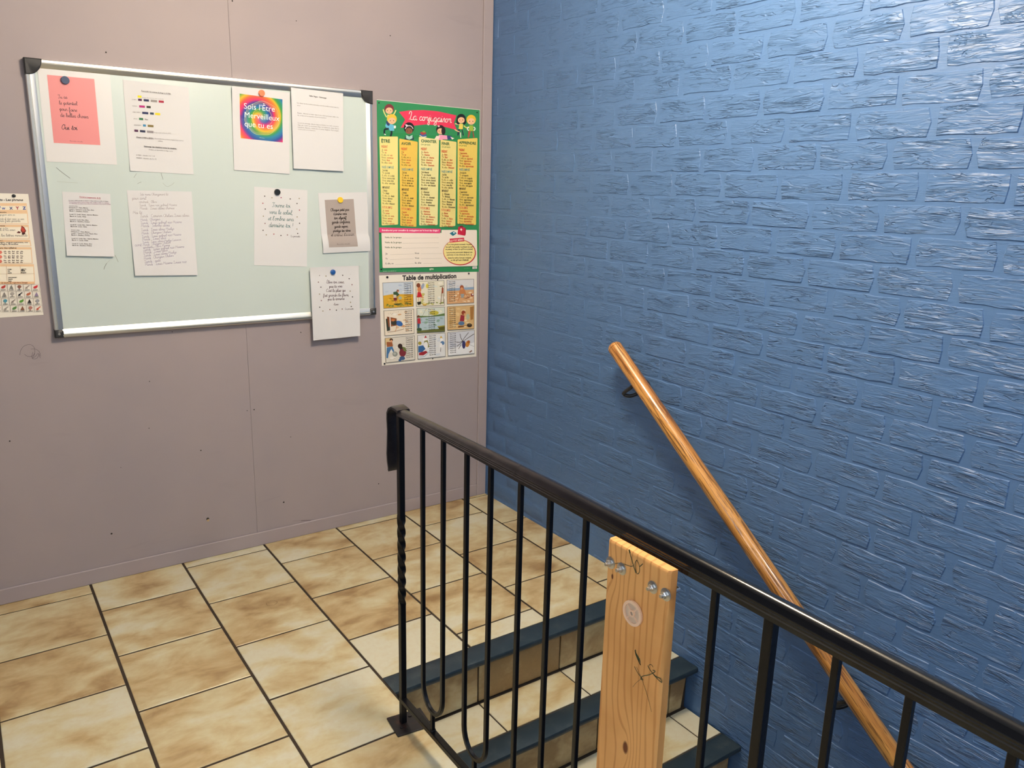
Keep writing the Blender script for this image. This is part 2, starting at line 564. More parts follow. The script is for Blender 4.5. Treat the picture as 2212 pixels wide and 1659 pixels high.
struct(box('wall_stairwell', HOLE_X - 0.12, HOLE_X - 0.002, END_Y, NOSE_Y - 0.05, H0, -0.105, M_PLAIN))
struct(box('wall_understairs', HOLE_X - 0.12, 0.0, END_Y - 0.12, END_Y, H0, -0.105, M_PLAIN))

# ------------------------------------------------------------------ floor and its tiles
bm = bmesh.new()
TT = 0.0022
add_box(bm, -3.7, HOLE_X, -6.0, 0.0, -0.1, -TT)
add_box(bm, HOLE_X, 0.0, NOSE_Y, 0.0, -0.1, -TT)
add_box(bm, HOLE_X, 0.0, -6.0, END_Y, -0.1, -TT)
fl = struct(place('floor', bmdone(bm, 'floor'), M_GROUT))
def tile_top(bm, x0, x1, y0, y1, ztop, t=0.006, b=0.0016):
    vs = []
    for dz, ins in ((-t, 0), (-b * 0.8, 0), (0, b)):
        vs.append([bm.verts.new((x, y, ztop + dz)) for x, y in ((x0 + ins, y0 + ins), (x1 - ins, y0 + ins), (x1 - ins, y1 - ins), (x0 + ins, y1 - ins))])
    for q in range(2):
        for i in range(4):
            bm.faces.new((vs[q][i], vs[q][(i + 1) % 4], vs[q + 1][(i + 1) % 4], vs[q + 1][i]))
    bm.faces.new(vs[2])
def floor_tile(x0, x1, y0, y1, brown, parent, z=0.0, name='floor_tile'):
    bm = bmesh.new()
    tile_top(bm, x0, x1, y0, y1, z)
    o = place(name, bmdone(bm, name), M_TILE, parent)
    o['browning'] = brown
    return o
PX, PY = 0.3265, 0.3285
xj = [0.003, -0.136, -0.464, -0.787, -1.108] + [-1.432 - 0.0 - 0.3275 * k for k in range(7)]
phase = [-0.02, -0.19, -0.045, -0.211, -0.054, -0.236, -0.079, -0.24, -0.08, -0.24, -0.08]
for ci in range(len(xj) - 1):
    xb, xa = xj[ci], xj[ci + 1]
    xa = max(xa, -3.7 - 0.004)
    if xb - xa < 0.05:
        continue
    x0, x1 = xa + 0.0045, xb - 0.0045
    ys = [0.0025] + [phase[ci] - PY * k for k in range(20)]
    for k in range(len(ys) - 1):
        y1, y0 = ys[k] - 0.0041, ys[k + 1] + 0.0041
        if y1 - y0 < 0.01:
            continue
        if x1 > HOLE_X + 0.05 and y0 < NOSE_Y and y1 > END_Y:
            if y1 < NOSE_Y + 0.02:
                if y0 > END_Y: continue
                if y1 > END_Y - 0.03: y1 = END_Y - 0.002
                if y1 - y0 < 0.03: continue
            else:
                y0 = NOSE_Y + 0.002
        if y0 < -6.0:
            break
        rnd = random.Random(ci * 50 + k)
        br = rnd.uniform(-0.05, 0.07)
        if ci == 3 and k == 3: br = -0.17
        if ci == 4 and k == 3: br = -0.06
        if ci == 4 and k == 4: br = -0.09
        if ci == 2 and k == 4: br = -0.09
        dz = rnd.uniform(-0.0004, 0.0004)
        floor_tile(x0, x1, y0, y1, br, fl, dz)

# ------------------------------------------------------------------ staircase
st = thing('staircase', 'tiled staircase with dark painted nosings going down along the blue brick wall', 'staircase', (-0.55, -2.2, H0))
RISE, GO, ND = 0.187, 0.217, 0.085
NST = 10
bm = bmesh.new()
for k in range(NST + 1):
    ft = -RISE * (k + 1)
    y1 = -1.165 - GO * k
    add_box(bm, HOLE_X, -0.008, y1 - GO + 0.0075, y1 + 0.006 if k else -1.13, ft - 0.10 if k < NST else H0, ft - 0.0025)
    # riser core
    add_box(bm, HOLE_X, -0.008, y1 + 0.006, y1 + 0.05, ft - 0.05, ft + RISE - 0.0215)
place('step_core', bmdone(bm, 'step_core'), M_GROUT, st)
for k in range(NST):
    zt = -RISE * k
    yb, yf = NOSE_Y - 0.002 - GO * k, NOSE_Y - 0.002 - ND - GO * k
    if k == 0: yb = NOSE_Y - 0.002
    prof = [(yb, zt - 0.022), (yb, zt - 0.001), (yb - 0.002, zt + 0.0004), (yf + 0.007, zt), (yf + 0.002, zt - 0.0015), (yf, zt - 0.006), (yf + 0.001, zt - 0.018), (yf + 0.004, zt - 0.022)]
    bm = bmesh.new()
    x0, x1 = HOLE_X - 0.001, -0.007
    segs = 12
    rnd = random.Random(k)
    rings = []
    for s in range(segs + 1):
        x = x0 + (x1 - x0) * s / segs
        j = rnd.uniform(-0.0012, 0.0012)
        rings.append([bm.verts.new((x, y + (j if i > 2 else 0), z + (rnd.uniform(-.0007, .0007) if i > 2 else 0))) for i, (y, z) in enumerate(prof)])
    for s in range(segs):
        for i in range(len(prof)):
            bm.faces.new((rings[s][i], rings[s][(i + 1) % len(prof)], rings[s + 1][(i + 1) % len(prof)], rings[s + 1][i]))
    bm.faces.new(rings[0]); bm.faces.new(rings[-1][::-1])
    place('nosing', bmdone(bm, 'nosing', True), M_NOSE, st)
    # riser tiles
    yr = -1.165 - GO * k
    xs = [-0.006, -0.095, -0.437, -0.780, HOLE_X + 0.002]
    for a in range(4):
        xr, xl = xs[a] - 0.003, xs[a + 1] + 0.003
        bm = bmesh.new()
        z0, z1 = zt - RISE + 0.0035, zt - 0.0222
        vs = []
        for dy, ins in ((0.006, 0), (0.0012, 0), (0, 0.0015)):
            vs.append([bm.verts.new((x, yr + dy, z)) for x, z in ((xl + ins, z0 + ins), (xr - ins, z0 + ins), (xr - ins, z1 - ins), (xl + ins, z1 - ins))])
        if a == 0:   # chipped lower corner by the wall
            for ring in vs:
                ring[1].co.x -= 0.022 if k == 1 else 0.004
        for q in range(2):
            for i in range(4):
                bm.faces.new((vs[q][i], vs[q][(i + 1) % 4], vs[q + 1][(i + 1) % 4], vs[q + 1][i]))
        bm.faces.new(vs[2])
        o = place('riser_tile', bmdone(bm, 'riser_tile'), M_TILE, st)
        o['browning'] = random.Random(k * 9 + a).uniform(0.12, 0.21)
        # tread tiles
        if k < NST - 1:
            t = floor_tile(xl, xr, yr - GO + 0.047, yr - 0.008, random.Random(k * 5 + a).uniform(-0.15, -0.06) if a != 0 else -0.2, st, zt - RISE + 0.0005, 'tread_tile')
struct(box('floor_lower_landing', HOLE_X, 0.0, END_Y, -1.165 - GO * NST, H0 - 0.1, H0, M_GROUT))

# ================================================================== PRINT SYSTEM
_tc = {}
def text_mesh(s, bold=0.0, res=2, shear=0.0):
    key = (s, bold, res, shear)
    if key in _tc:
        return _tc[key]
    cu = bpy.data.curves.new('t', 'FONT')
    cu.body = s
    cu.size = 1.0
    cu.offset = bold
    cu.shear = shear
    cu.resolution_u = res
    ob = bpy.data.objects.new('t', cu)
    COL.objects.link(ob)
    me = bpy.data.meshes.new_from_object(ob)
    V = [(v.co.x, v.co.y) for v in me.vertices]
    Fc = [tuple(p.vertices) for p in me.polygons]
    bpy.data.objects.remove(ob)
    bpy.data.curves.remove(cu)
    bpy.data.meshes.remove(me)
    if V:
        x0 = min(v[0] for v in V); x1 = max(v[0] for v in V)
    else:
        x0, x1 = 0, 1
    _tc[key] = (V, Fc, x0, x1)
    return _tc[key]

# single-stroke joined handwriting: x-height 4, ascender 8, descender -4
G = {
 'a': (4.4, '3.4,3.4 2,4 .6,2.8 .5,1 1.6,0 3,1 3.5,4 3.4,1 4,0 5,.8'),
 'b': (3.8, '0,.5 1.8,4.5 2,7.4 1.2,8 .8,6 .9,1 1.8,0 3.2,1 3,3 2.2,3.6 3.9,3'),
 'c': (3.2, '3,3.2 2,4 .7,3 .5,1 1.8,0 3.4,.9'),
 'd': (4.5, '3.4,3.4 2,4 .6,2.8 .5,1 1.6,0 3,1 3.6,4 3.7,8 3.5,1.2 4.2,0 5,.8'),
 'e': (3.3, '0,.8 2,1.8 3,3.2 2,4 .8,3 .7,1 1.8,0 3.4,.9'),
 'f': (3.0, '0,.6 2,5 2.2,7.6 1.4,8 1,6 1,-3 1.6,-4 2.2,-2.5 1.4,0 3,.8'),
 'g': (4.4, '3.4,3.4 2,4 .6,2.8 .6,1 1.8,.2 3,1 3.5,4 3.5,-2.5 2.2,-4 1,-3 2,-1 4.6,.8'),
 'h': (4.5, '0,.6 1.8,5 1.9,7.6 1.1,8 .9,5 .9,0 1.1,2.5 2.5,4 3.3,3 3.4,.8 4,0 5,.8'),
 'i': (2.2, '0,.8 1,4 1,.8 1.6,0 2.6,.8|1.2,5.6 1.35,5.9'),
 'j': (2.2, '0,.8 1.4,4 1.4,-2.5 .5,-4 -.6,-3 .4,-1 2.6,.8|1.4,5.6 1.55,5.9'),
 'l': (2.4, '0,.8 1.8,5 2,7.5 1.2,8 .8,6 .9,1 1.6,0 2.8,.8'),
 'm': (5.8, '0,3 .8,4 1,0 1.2,2.8 2.2,4 2.8,3 2.8,0 3.1,2.8 4.1,4 4.8,3 4.8,.8 5.4,0 6.2,.8'),
 'n': (4.1, '0,3 .8,4 1,0 1.2,2.8 2.4,4 3.2,3 3.2,.8 3.8,0 4.6,.8'),
 'o': (3.8, '2.2,4 .8,3 .6,1 1.8,0 3.1,1 3.1,3 2.2,4 2.6,3.2 4,3.4'),
 'p': (3.8, '0,.8 1,4 .9,-4 1,2.5 2.2,4 3.4,3 3.3,1 2.2,0 1.4,.6 4,.8'),
 'q': (4.2, '3.4,3.4 2,4 .6,2.8 .6,1 1.8,.2 3,1 3.5,4 3.4,-4 4.2,-1.5 4.6,.8'),
 'r': (3.3, '0,.8 1,4.4 1.4,3.6 2.6,3.7 2.5,1 3,0 3.8,.8'),
 's': (3.1, '0,.6 1.9,4.3 2.6,2 2.2,.2 .8,.4 2,0 3.6,.8'),
 't': (2.4, '0,.8 1.2,4 1.3,6.5 1.2,1 1.8,0 2.8,.8|.2,4.6 2.4,4.6'),
 'u': (4.0, '0,.8 .8,4 .7,1 1.6,0 2.8,1 3.1,4 3.1,.8 3.7,0 4.5,.8'),
 'v': (3.5, '0,3 .7,4 1.4,0 2.8,3.8 4,3.4'),
 'x': (3.1, '0,3.4 .8,4 2.6,.2 3.4,.8|3,4 .4,0'),
 'y': (4.0, '0,.8 .8,4 .7,1 1.6,.2 2.8,1.2 3.1,4 3.1,-2.5 2,-4 1,-3 2,-1 4.3,.8'),
 'z': (3.2, '.3,4 3,4 .5,0 3.4,.4'),
 'T': (4.6, '0,7 1,8 5,7.6|2.8,7.8 2.4,1 1.2,0 .2,1'),
 'L': (5.2, '0,5.5 1.2,8.3 3,7 1.6,1 .2,.3 2,.6 4.5,0 5.6,1'),
 'C': (4.8, '4,7 2.5,8 .6,5 .8,1.4 2.6,0 5,1'),
 'E': (4.4, '3.6,7.2 2,8 1,6.6 2.2,4.6 .6,3 .8,.8 2.4,0 4.4,1'),
 'O': (5.2, '2.6,8 .6,5.5 .8,1.5 2.8,0 4.4,2.5 4.2,6 2.6,8 3.2,7 5.2,7'),
 'R': (4.8, '1,0 1.2,8 4,7 3,4.4 1.2,4 3.4,.4 4.8,.6'),
 'M': (6.4, '0,0 1,8 3,2 5,8 5.6,1 6.6,.6'),
 'S': (4.2, '3.6,7 2,8 .8,6.4 3.4,2.4 2,0 .2,1'),
 ',': (1.6, '.6,.4 .7,-.4 .1,-1.6'), '.': (1.6, '.5,0 .65,.25'), "'": (1.4, '.7,8 .6,6.4'),
 '!': (2.4, '1,8 .9,2.4|.85,.2 .95,0'), '-': (3.0, '.3,2.4 2.6,2.4'), ':': (1.6, '.5,.4 .6,.6|.6,3.4 .7,3.6'),
}
ACC = {'è': ('e', '.8,7 2.2,5.6'), 'é': ('e', '1,5.6 2.4,7'), 'ê': ('e', '.6,5.4 1.7,6.8 2.8,5.4'), 'É': ('E', '1.6,9 3.2,10')}
G['1'] = (2.6, '.4,6 1.6,8 1.5,0'); G['2'] = (3.6, '.3,6.4 1.8,8 3,6.2 .3,.4 3.4,.2'); G['5'] = (3.6, '3,8 .8,8 .6,4.6 2.8,4.4 2.8,.8 .3,.4')
G['0'] = (3.6, '1.8,8 .4,5 .6,1 1.8,0 3.1,2 3,6 1.8,8'); G['3'] = (3.4, '.4,7.4 2.4,7.6 1.4,4.4 3,2.4 1.6,0 .2,.8')

def smooth_pts(pts, n=3):
    if len(pts) < 3:
        return pts
    out = []
    P = [pts[0]] + pts + [pts[-1]]
    for i in range(1, len(P) - 2):
        p0, p1, p2, p3 = P[i - 1:i + 3]
        for k in range(n):
            t = k / n
            out.append(tuple(0.5 * ((2 * p1[d]) + (-p0[d] + p2[d]) * t + (2 * p0[d] - 5 * p1[d] + 4 * p2[d] - p3[d]) * t * t + (-p0[d] + 3 * p1[d] - 3 * p2[d] + p3[d]) * t ** 3) for d in (0, 1)))
    out.append(pts[-1])
    return out

def ribbon(pts, w):
    """2D polyline -> quads"""
    V, Fc = [], []
    n = len(pts)
    for i, p in enumerate(pts):
        a, b = pts[max(i - 1, 0)], pts[min(i + 1, n - 1)]
        dx, dy = b[0] - a[0], b[1] - a[1]
        L = math.hypot(dx, dy) or 1
        nx, ny = -dy / L * w / 2, dx / L * w / 2
        V += [(p[0] + nx, p[1] + ny), (p[0] - nx, p[1] - ny)]
    for i in range(n - 1):
        Fc.append((2 * i, 2 * i + 1, 2 * i + 3, 2 * i + 2))
    return V, Fc

def hand_mesh(s, w=0.55, slant=0.12, n=3, gap=3.0):
    V, Fc = [], []
    x = 0
    for ch in s:
        if ch == ' ':
            x += gap; continue
        acc = None
        if ch in ACC:
            ch, acc = ACC[ch]
        if ch not in G:
            ch = ch.lower() if ch.lower() in G else 'n'
        adv, st_ = G[ch]
        strokes = st_.split('|') + ([acc] if acc else [])
        for q in strokes:
            pts = [tuple(float(c) for c in p.split(',')) for p in q.split()]
            pts = [(x + a + b * slant, b) for a, b in pts]
            v, f = ribbon(smooth_pts(pts, n), w)
            o = len(V)
            V += v
            Fc += [tuple(i + o for i in t) for t in f]
        x += adv
    x0 = min(v[0] for v in V); x1 = max(v[0] for v in V)
    return V, Fc, x0, x1

class Print:
    def __init__(s, Y, crop=(0, 0, 1), surf=None):
        s.Y, s.crop, s.surf = Y, crop, surf
        s.V, s.F, s.C, s.k = [], [], [], 0
    def at(s, x, y):
        ox, oy, sc = s.crop
        p = sight(ox + x / sc, oy + y / sc, 1, s.Y)
        return (p.x, p.z)
    def raw(s, V2, Fc, col):
        """V2 in wall coordinates (x, z)"""
        s.k += 1
        lift = 0.0004 + 0.000012 * s.k
        o = len(s.V)
        for x, z in V2:
            s.V.append((x, s.Y - lift - (s.surf(x, z) if s.surf else 0.0), z))
        s.F += [tuple(i + o for i in f) for f in Fc]
        c = hx(col) if isinstance(col, str) else col
        s.C += [c] * len(Fc)
    def poly(s, col, *pts):
        V = [s.at(*p) for p in pts]
        s.raw(V, [tuple(range(len(V)))], col)
    def P(s, col, st_):
        s.poly(col, *[tuple(float(c) for c in p.split(',')) for p in st_.split()])
    def quad(s, col, a, b, c, d, nu=8, nv=8):
        """TL TR BR BL grid, follows a curled sheet"""
        A, B, C_, D = (s.at(*p) for p in (a, b, c, d))
        V = []
        for j in range(nv + 1):
            for i in range(nu + 1):
                u, v = i / nu, j / nv
                V.append(tuple((A[k] * (1 - u) + B[k] * u) * (1 - v) + (D[k] * (1 - u) + C_[k] * u) * v for k in (0, 1)))
        s.raw(V, [(j * (nu + 1) + i, j * (nu + 1) + i + 1, (j + 1) * (nu + 1) + i + 1, (j + 1) * (nu + 1) + i) for j in range(nv) for i in range(nu)], col)
    def ell(s, col, cx, cy, rx, ry, ang=0, n=14):
        a = math.radians(ang)
        pts = []
        for i in range(n):
            t = 2 * math.pi * i / n
            x, y = rx * math.cos(t), ry * math.sin(t)
            pts.append((cx + x * math.cos(a) - y * math.sin(a), cy + x * math.sin(a) + y * math.cos(a)))
        s.poly(col, *pts)
    def line(s, col, w, *pts, n=3):
        """w in metres"""
        V = [s.at(*p) for p in pts]
        if n > 1:
            V = smooth_pts(V, n)
        v, f = ribbon(V, w)
        s.raw(v, f, col)
    def L(s, col, w, st_, n=3):
        s.line(col, w, *[tuple(float(c) for c in p.split(',')) for p in st_.split()], n=n)
    def _set(s, data, p0, p1, col, h=None):
        V, Fc, x0, x1 = data
        a, b = Vector(s.at(*p0)), Vector(s.at(*p1))
        d = b - a
        k = d.length / (x1 - x0)
        d.normalize()
        u = Vector((-d.y, d.x))
        kv = k if h is None else h
        s.raw([tuple(a + d * ((x - x0) * k) + u * (y * kv)) for x, y in V], Fc, col)
    def text(s, t, p0, p1, col='3A3432', bold=0.0, h=None, res=1, shear=0.0):
        s._set(text_mesh(t, bold, res, shear), p0, p1, col, h)
    def hand(s, t, p0, p1, col='3A3432', w=0.6, h=None, n=3, slant=0.12):
        s._set(hand_mesh(t, w, slant, n), p0, p1, col, h)
    def build(s, name, parent, mat=None):
        me = bpy.data.meshes.new(name)
        me.from_pydata(s.V, [], s.F)
        at = me.color_attributes.new('ink', 'FLOAT_COLOR', 'CORNER')
        buf = []
        for p, c in zip(me.polygons, s.C):
            buf += [c[0], c[1], c[2], 1.0] * p.loop_total
        at.data.foreach_set('color', buf)
        o = place(name, me, mat or M_INK, parent)
        o['kind'] = 'stuff'
        return o

def sheet(name, label, cat, corners, Y, surf=None, mat=None, thick=0.0004, group=None, nu=10, nv=14):
    """corners in the photograph TL TR BL BR on the plane Y; bilinear sheet with thickness"""
    TL, TR, BL, BR = [sight(x, y, 1, Y) for x, y in corners]
    bm = bmesh.new()
    lay = []
    for t in (0.0, thick):
        g = []
        for j in range(nv + 1):
            for i in range(nu + 1):
                u, v = i / nu, j / nv
                p = (TL * (1 - u) + TR * u) * (1 - v) + (BL * (1 - u) + BR * u) * v
                yy = Y - (surf(p.x, p.z) if surf else 0.0) + t
                g.append(bm.verts.new((p.x, yy, p.z)))
        lay.append(g)
    W_ = nu + 1
    for q, g in enumerate(lay):
        for j in range(nv):
            for i in range(nu):
                f = [g[j * W_ + i], g[j * W_ + i + 1], g[(j + 1) * W_ + i + 1], g[(j + 1) * W_ + i]]
                bm.faces.new(f if q == 0 else f[::-1])
    rim = [i for i in range(W_)] + [j * W_ + nu for j in range(1, nv + 1)] + [nv * W_ + i for i in range(nu - 1, -1, -1)] + [j * W_ for j in range(nv - 1, 0, -1)]
    for a, b in zip(rim, rim[1:] + rim[:1]):
        bm.faces.new((lay[0][a], lay[0][b], lay[1][b], lay[1][a]))
    me = bmdone(bm, name)
    for p in me.polygons:
        p.use_smooth = abs(p.normal.y) > 0.6
    me.set_sharp_from_angle(angle=math.radians(30))
    o = place(name, me, mat or M_PAPER)
    return tag(o, label, cat, group)
# ================================================================== WHITEBOARD
BX0, BX1, BZ0, BZ1 = -1.783, -0.587, 0.941, 1.838
BY = -0.014          # enamel face
wbd = thing('whiteboard', 'large magnetic whiteboard with aluminium frame hung on the mauve wall', 'whiteboard', ((BX0 + BX1) / 2, -0.01, BZ0))
box('board_surface', BX0 + 0.02, BX1 - 0.02, BY, -0.001, BZ0 + 0.02, BZ1 - 0.02, M_BOARD, wbd)
FW = 0.027
# frame section: outer band, groove, inner band sloping to the enamel
SEC = [(0.0, 0.0), (0.0, 0.017), (0.002, 0.0205), (0.009, 0.0215), (0.0105, 0.0195), (0.012, 0.0205), (0.022, 0.0175), (FW, 0.0148), (FW, 0.0)]
def frame_bar(a, b, inward, name='frame_rail', sec=SEC):
    bm = bmesh.new()
    rings = []
    for p in (a, b):
        rings.append([bm.verts.new((p[0] + inward[0] * s, -0.0005 - d, p[1] + inward[1] * s)) for s, d in sec])
    k = len(sec)
    for i in range(k):
        bm.faces.new((rings[0][i], rings[0][(i + 1) % k], rings[1][(i + 1) % k], rings[1][i]))
    bm.faces.new(rings[0]); bm.faces.new(rings[1][::-1])
    return place(name, bmdone(bm, name, True), M_ALU, wbd)
frame_bar((BX0 + 0.01, BZ1), (BX1 - 0.01, BZ1), (0, -1))
frame_bar((BX0, BZ0 + 0.01), (BX0, BZ1 - 0.01), (1, 0))
frame_bar((BX1, BZ0 + 0.01), (BX1, BZ1 - 0.01), (-1, 0))
frame_bar((BX0 + 0.01, BZ0), (BX1 - 0.01, BZ0), (0, 1), sec=[(0.0, 0.0), (-0.001, 0.021), (0.003, 0.025), (0.008, 0.0255), (0.011, 0.021), (0.013, 0.0205), (0.022, 0.0175), (FW, 0.0148), (FW, 0.0)])
def cap(cx, cz, sx_, sz_, r, round_=True):
    bm = bmesh.new()
    pts = [(0, 0), (r, 0)]
    if round_:
        for i in range(1, 8):
            t = math.pi / 2 * i / 8
            pts.append((r * (0.22 + 0.78 * math.cos(t)) if i < 8 else 0, r * (0.22 * 0 + 1.0 * math.sin(t)) * 0.97))
        pts.append((0.22 * r, r * 0.99))
        pts.append((0, r))
    else:
        pts += [(r, r * 0.80), (r * 0.80, r), (0, r)]
    lay = []
    for d, ins in ((0.0, 0), (0.0235, 0), (0.0265, 0.003)):
        g = []
        for x, z in pts:
            x2 = x + (ins if x < r * 0.5 else -ins) - 0.001
            z2 = z + (ins if z < r * 0.5 else -ins) - 0.001
            g.append(bm.verts.new((cx + sx_ * x2, -0.0004 - d, cz + sz_ * z2)))
        lay.append(g)
    k = len(pts)
    for q in range(2):
        for i in range(k):
            bm.faces.new((lay[q][i], lay[q][(i + 1) % k], lay[q + 1][(i + 1) % k], lay[q + 1][i]))
    bm.faces.new(lay[0]); bm.faces.new(lay[2][::-1])
    o = place('corner_cap', bmdone(bm, 'corner_cap', True), M_CAP, wbd)
    if not round_:
        b2 = bmesh.new()
        disc_mesh(b2, (cx + sx_ * 0.012, -0.0268, cz + sz_ * 0.012), (0, -1, 0), 0.004, 0.0008, 10)
        place('screw', bmdone(b2, 'screw'), M_ZINC, o)
cap(BX0, BZ1, 1, -1, 0.050); cap(BX1, BZ1, -1, -1, 0.050)
cap(BX0, BZ0, 1, 1, 0.027, False); cap(BX1, BZ0, -1, 1, 0.027, False)
# dry marker strokes left on the enamel
mk = Print(BY, (0, 100, 4.88))
GM = '4A5050'
for col, wd, s_ in ((GM, .0011, '592,1277 655,1330 740,1392'), ('7E857E', .0008, '1440,1340 1410,1385'), (GM, .0010, '1697,1335 1718,1405'),
                    ('70776F', .0008, '1448,1447 1490,1430'), ('9AA095', .0007, '1715,1440 1760,1478 1810,1460 1835,1435'), ('A6ADA2', .0006, '600,1425 720,1435 820,1440')):
    mk.L(col, wd, s_)
    mk.build('marker_stroke', wbd); mk.V, mk.F, mk.C = [], [], []
mk.crop = (0, 380, 4.88)
for col, wd, s_ in (('6E746C', .0009, '1212,835 1230,870 1246,908'), (GM, .0012, '1095,985 1105,955 1125,920'), ('99A097', .0006, '1125,920 1160,885')):
    mk.L(col, wd, s_)
    mk.build('marker_stroke', wbd); mk.V, mk.F, mk.C = [], [], []

# ================================================================== SHEETS ON THE BOARD
SY = -0.0150         # paper plane just over the enamel
A_ = (0, 100, 4.88); B_ = (0, 380, 4.88); C_ = (450, 160, 5.529); D_ = (520, 380, 4.484)
def lift_low(z0, amp, span, bow=0.0, xc=0.0):
    def f(x, z):
        t = max(0.0, min(1.0, (z0 - z) / span))
        return amp * t * t * (1 + bow * (x - xc))
    return f
# 1 pink quote (laminated)
S = [(80, 140), (237, 154), (101, 349), (253, 356)]
o = sheet('paper_sheet', 'laminated white sheet with a pink quote card, top left on the whiteboard', 'sheet', S, SY, None, M_SHEETG)
p = Print(SY, A_)
p.poly('DE8A8C', (495, 300), (993, 345), (1058, 1042), (567, 1018))
K = '4A2A36'
p.hand('Tu as', (612, 548), (712, 552), K, 0.75, slant=0.0)
p.hand('le potentiel', (622, 612), (820, 622), K, 0.75, slant=0.0)
p.hand('pour faire', (628, 676), (815, 690), K, 0.75, slant=0.0)
p.hand('de belles choses.', (636, 742), (936, 760), K, 0.75, slant=0.0)
p.hand('Oui toi.', (652, 876), (820, 882), K, 0.8, slant=0.25)
p.text('Fluorette citouille', (737, 1004), (872, 1012), '7A4650')
p.build('printed_text', o, M_GINK)
# 2 chores list with coloured bars
S = [(265, 172), (407, 189), (281, 369), (418, 377)]
def curl2(x, z):
    c = sight(283, 366, 1, SY)
    d = math.hypot(x - c.x, z - c.z)
    return 0.006 * max(0, 1 - d / 0.035) ** 1.5 + 0.0005
o = sheet('paper_sheet', 'white typed list with small coloured bars on the whiteboard', 'sheet', S, SY, curl2)
p = Print(SY, A_, curl2)
T = '4C474A'
p.text('Descendre les courses du Frigo le SUPER', (1490, 475), (1800, 508), T, 0.02)
p.L(T, .0006, '1490,480 1805,512', 1)
p.quad('F2D820', (1450, 518), (1491, 521), (1492, 544), (1451, 541), 1, 1)
p.text('Ranger dans l\'arrière-salle la vaisselle', (1500, 545), (1725, 562), '8A8484')
def bars(y, slope, items, lbl=None):
    for x0, x1, c in items:
        a = y + (x0 - 1450) * slope; b = y + (x1 - 1450) * slope
        p.quad(c, (x0, a), (x1, b), (x1 + 1, b + 23), (x0 + 1, a + 23), 1, 1)
    if lbl:
        p.text(lbl[0], (lbl[1], lbl[3]), (lbl[2], lbl[3] + 3), '6A6468')
bars(551, .085, [(1455, 1494, '4A2048'), (1513, 1569, '262E55'), (1588, 1655, '8E8A88'), (1672, 1726, 'A0203E')], ('LUNDI :', 1392, 1442, 566))
bars(620, .08, [(1466, 1526, 'B0287E'), (1544, 1588, '33382E')], ('MARDI :', 1396, 1452, 634))
bars(686, .08, [(1498, 1562, '27305E'), (1580, 1620, '33485E'), (1634, 1688, 'EAD22A')], ('MERCREDI :', 1400, 1488, 700))
bars(752, .08, [(1465, 1508, '33704E')], ('JEUDI :', 1408, 1452, 768))
p.text('Nao', (1527, 776), (1562, 779), '6A6468', 0.03)
bars(818, .08, [(1506, 1537, '3C86B2'), (1556, 1617, '7E6E3C')], ('VENDREDI :', 1410, 1495, 836))
bars(880, .08, [(1415, 1455, '4A2048'), (1474, 1531, '262E4E'), (1548, 1617, '8E8A90')])
p.text('Tout seuls service le W.E', (1625, 915), (1800, 924), '6A6468')
p.text('Chaque LUNDI et JEUDI :', (1435, 962), (1622, 977), T, 0.03)
p.L(T, .0005, '1435,966 1622,981', 1)
p.text('Descendre les courses et garer les courses', (1632, 978), (1932, 1000), '6A6468')
p.text('cellule', (1665, 1004), (1715, 1008), '6A6468')
p.text('Nettoyage des chambres toutes les semaines.', (1518, 1060), (1862, 1084), T, 0.03)
p.L(T, .0005, '1518,1064 1866,1088', 1)
p.text('Défaire et descendre le linge de lit', (1570, 1094), (1820, 1112), '6A6468')
p.text('LUNDI : chambre de 1 à 8', (1436, 1152), (1630, 1164), '5E585C')
p.text('MARDI : chambre de 9 à 15', (1438, 1182), (1648, 1196), '5E585C')
p.build('printed_text', o)
# 3 rainbow quote
S = [(501, 186), (626, 200), (507, 367), (627, 376)]
o = sheet('paper_sheet', 'white sheet with a square rainbow swirl picture and white lettering on the whiteboard', 'sheet', S, SY - 0.0022 - 0.0075, lambda x, z: -0.007 * max(0, min(1, (1.80 - z) / 0.10)))
o3s = lambda x, z: -0.007 * max(0, min(1, (1.80 - z) / 0.10))
p = Print(SY - 0.0097, C_, o3s)
# swirl: fine grid of coloured cells
import colorsys
def swirl(u, v):
    x, y = u - 0.50, v - 0.48
    r = math.hypot(x, y)
    a = math.atan2(y, x) / (2 * math.pi)
    t = (a + 2.1 * r + 0.42 + 0.02 * math.sin(40 * r + 9 * a)) % 1.0
    stops = [(0.0, (0.86, 0.16, 0.42)), (0.16, (0.93, 0.42, 0.20)), (0.32, (0.93, 0.72, 0.12)), (0.46, (0.22, 0.58, 0.25)), (0.62, (0.10, 0.50, 0.62)), (0.78, (0.10, 0.30, 0.62)), (0.90, (0.45, 0.18, 0.52)), (1.0, (0.86, 0.16, 0.42))]
    for (t0, c0), (t1, c1) in zip(stops, stops[1:]):
        if t0 <= t <= t1:
            q = (t - t0) / (t1 - t0)
            c = [a_ * (1 - q) + b_ * q for a_, b_ in zip(c0, c1)]
            break
    if r < 0.16:
        k = (0.16 - r) / 0.16 * 0.7
        c = [c[0] * (1 - k) + 0.72 * k, c[1] * (1 - k) + 0.68 * k, c[2] * (1 - k) + 0.72 * k]
    return lin(tuple(c))
A, B, C2, D = (p.at(*q) for q in ((374, 233), (886, 302), (897, 815), (394, 765)))
NS = 44
V, Fc, Cc = [], [], []
p.k += 1
for j in range(NS + 1):
    for i in range(NS + 1):
        u, v = i / NS, j / NS
        x, z = ((A[k] * (1 - u) + B[k] * u) * (1 - v) + (D[k] * (1 - u) + C2[k] * u) * v for k in (0, 1))
        p.V.append((x, p.Y - 0.0005 - o3s(x, z), z))
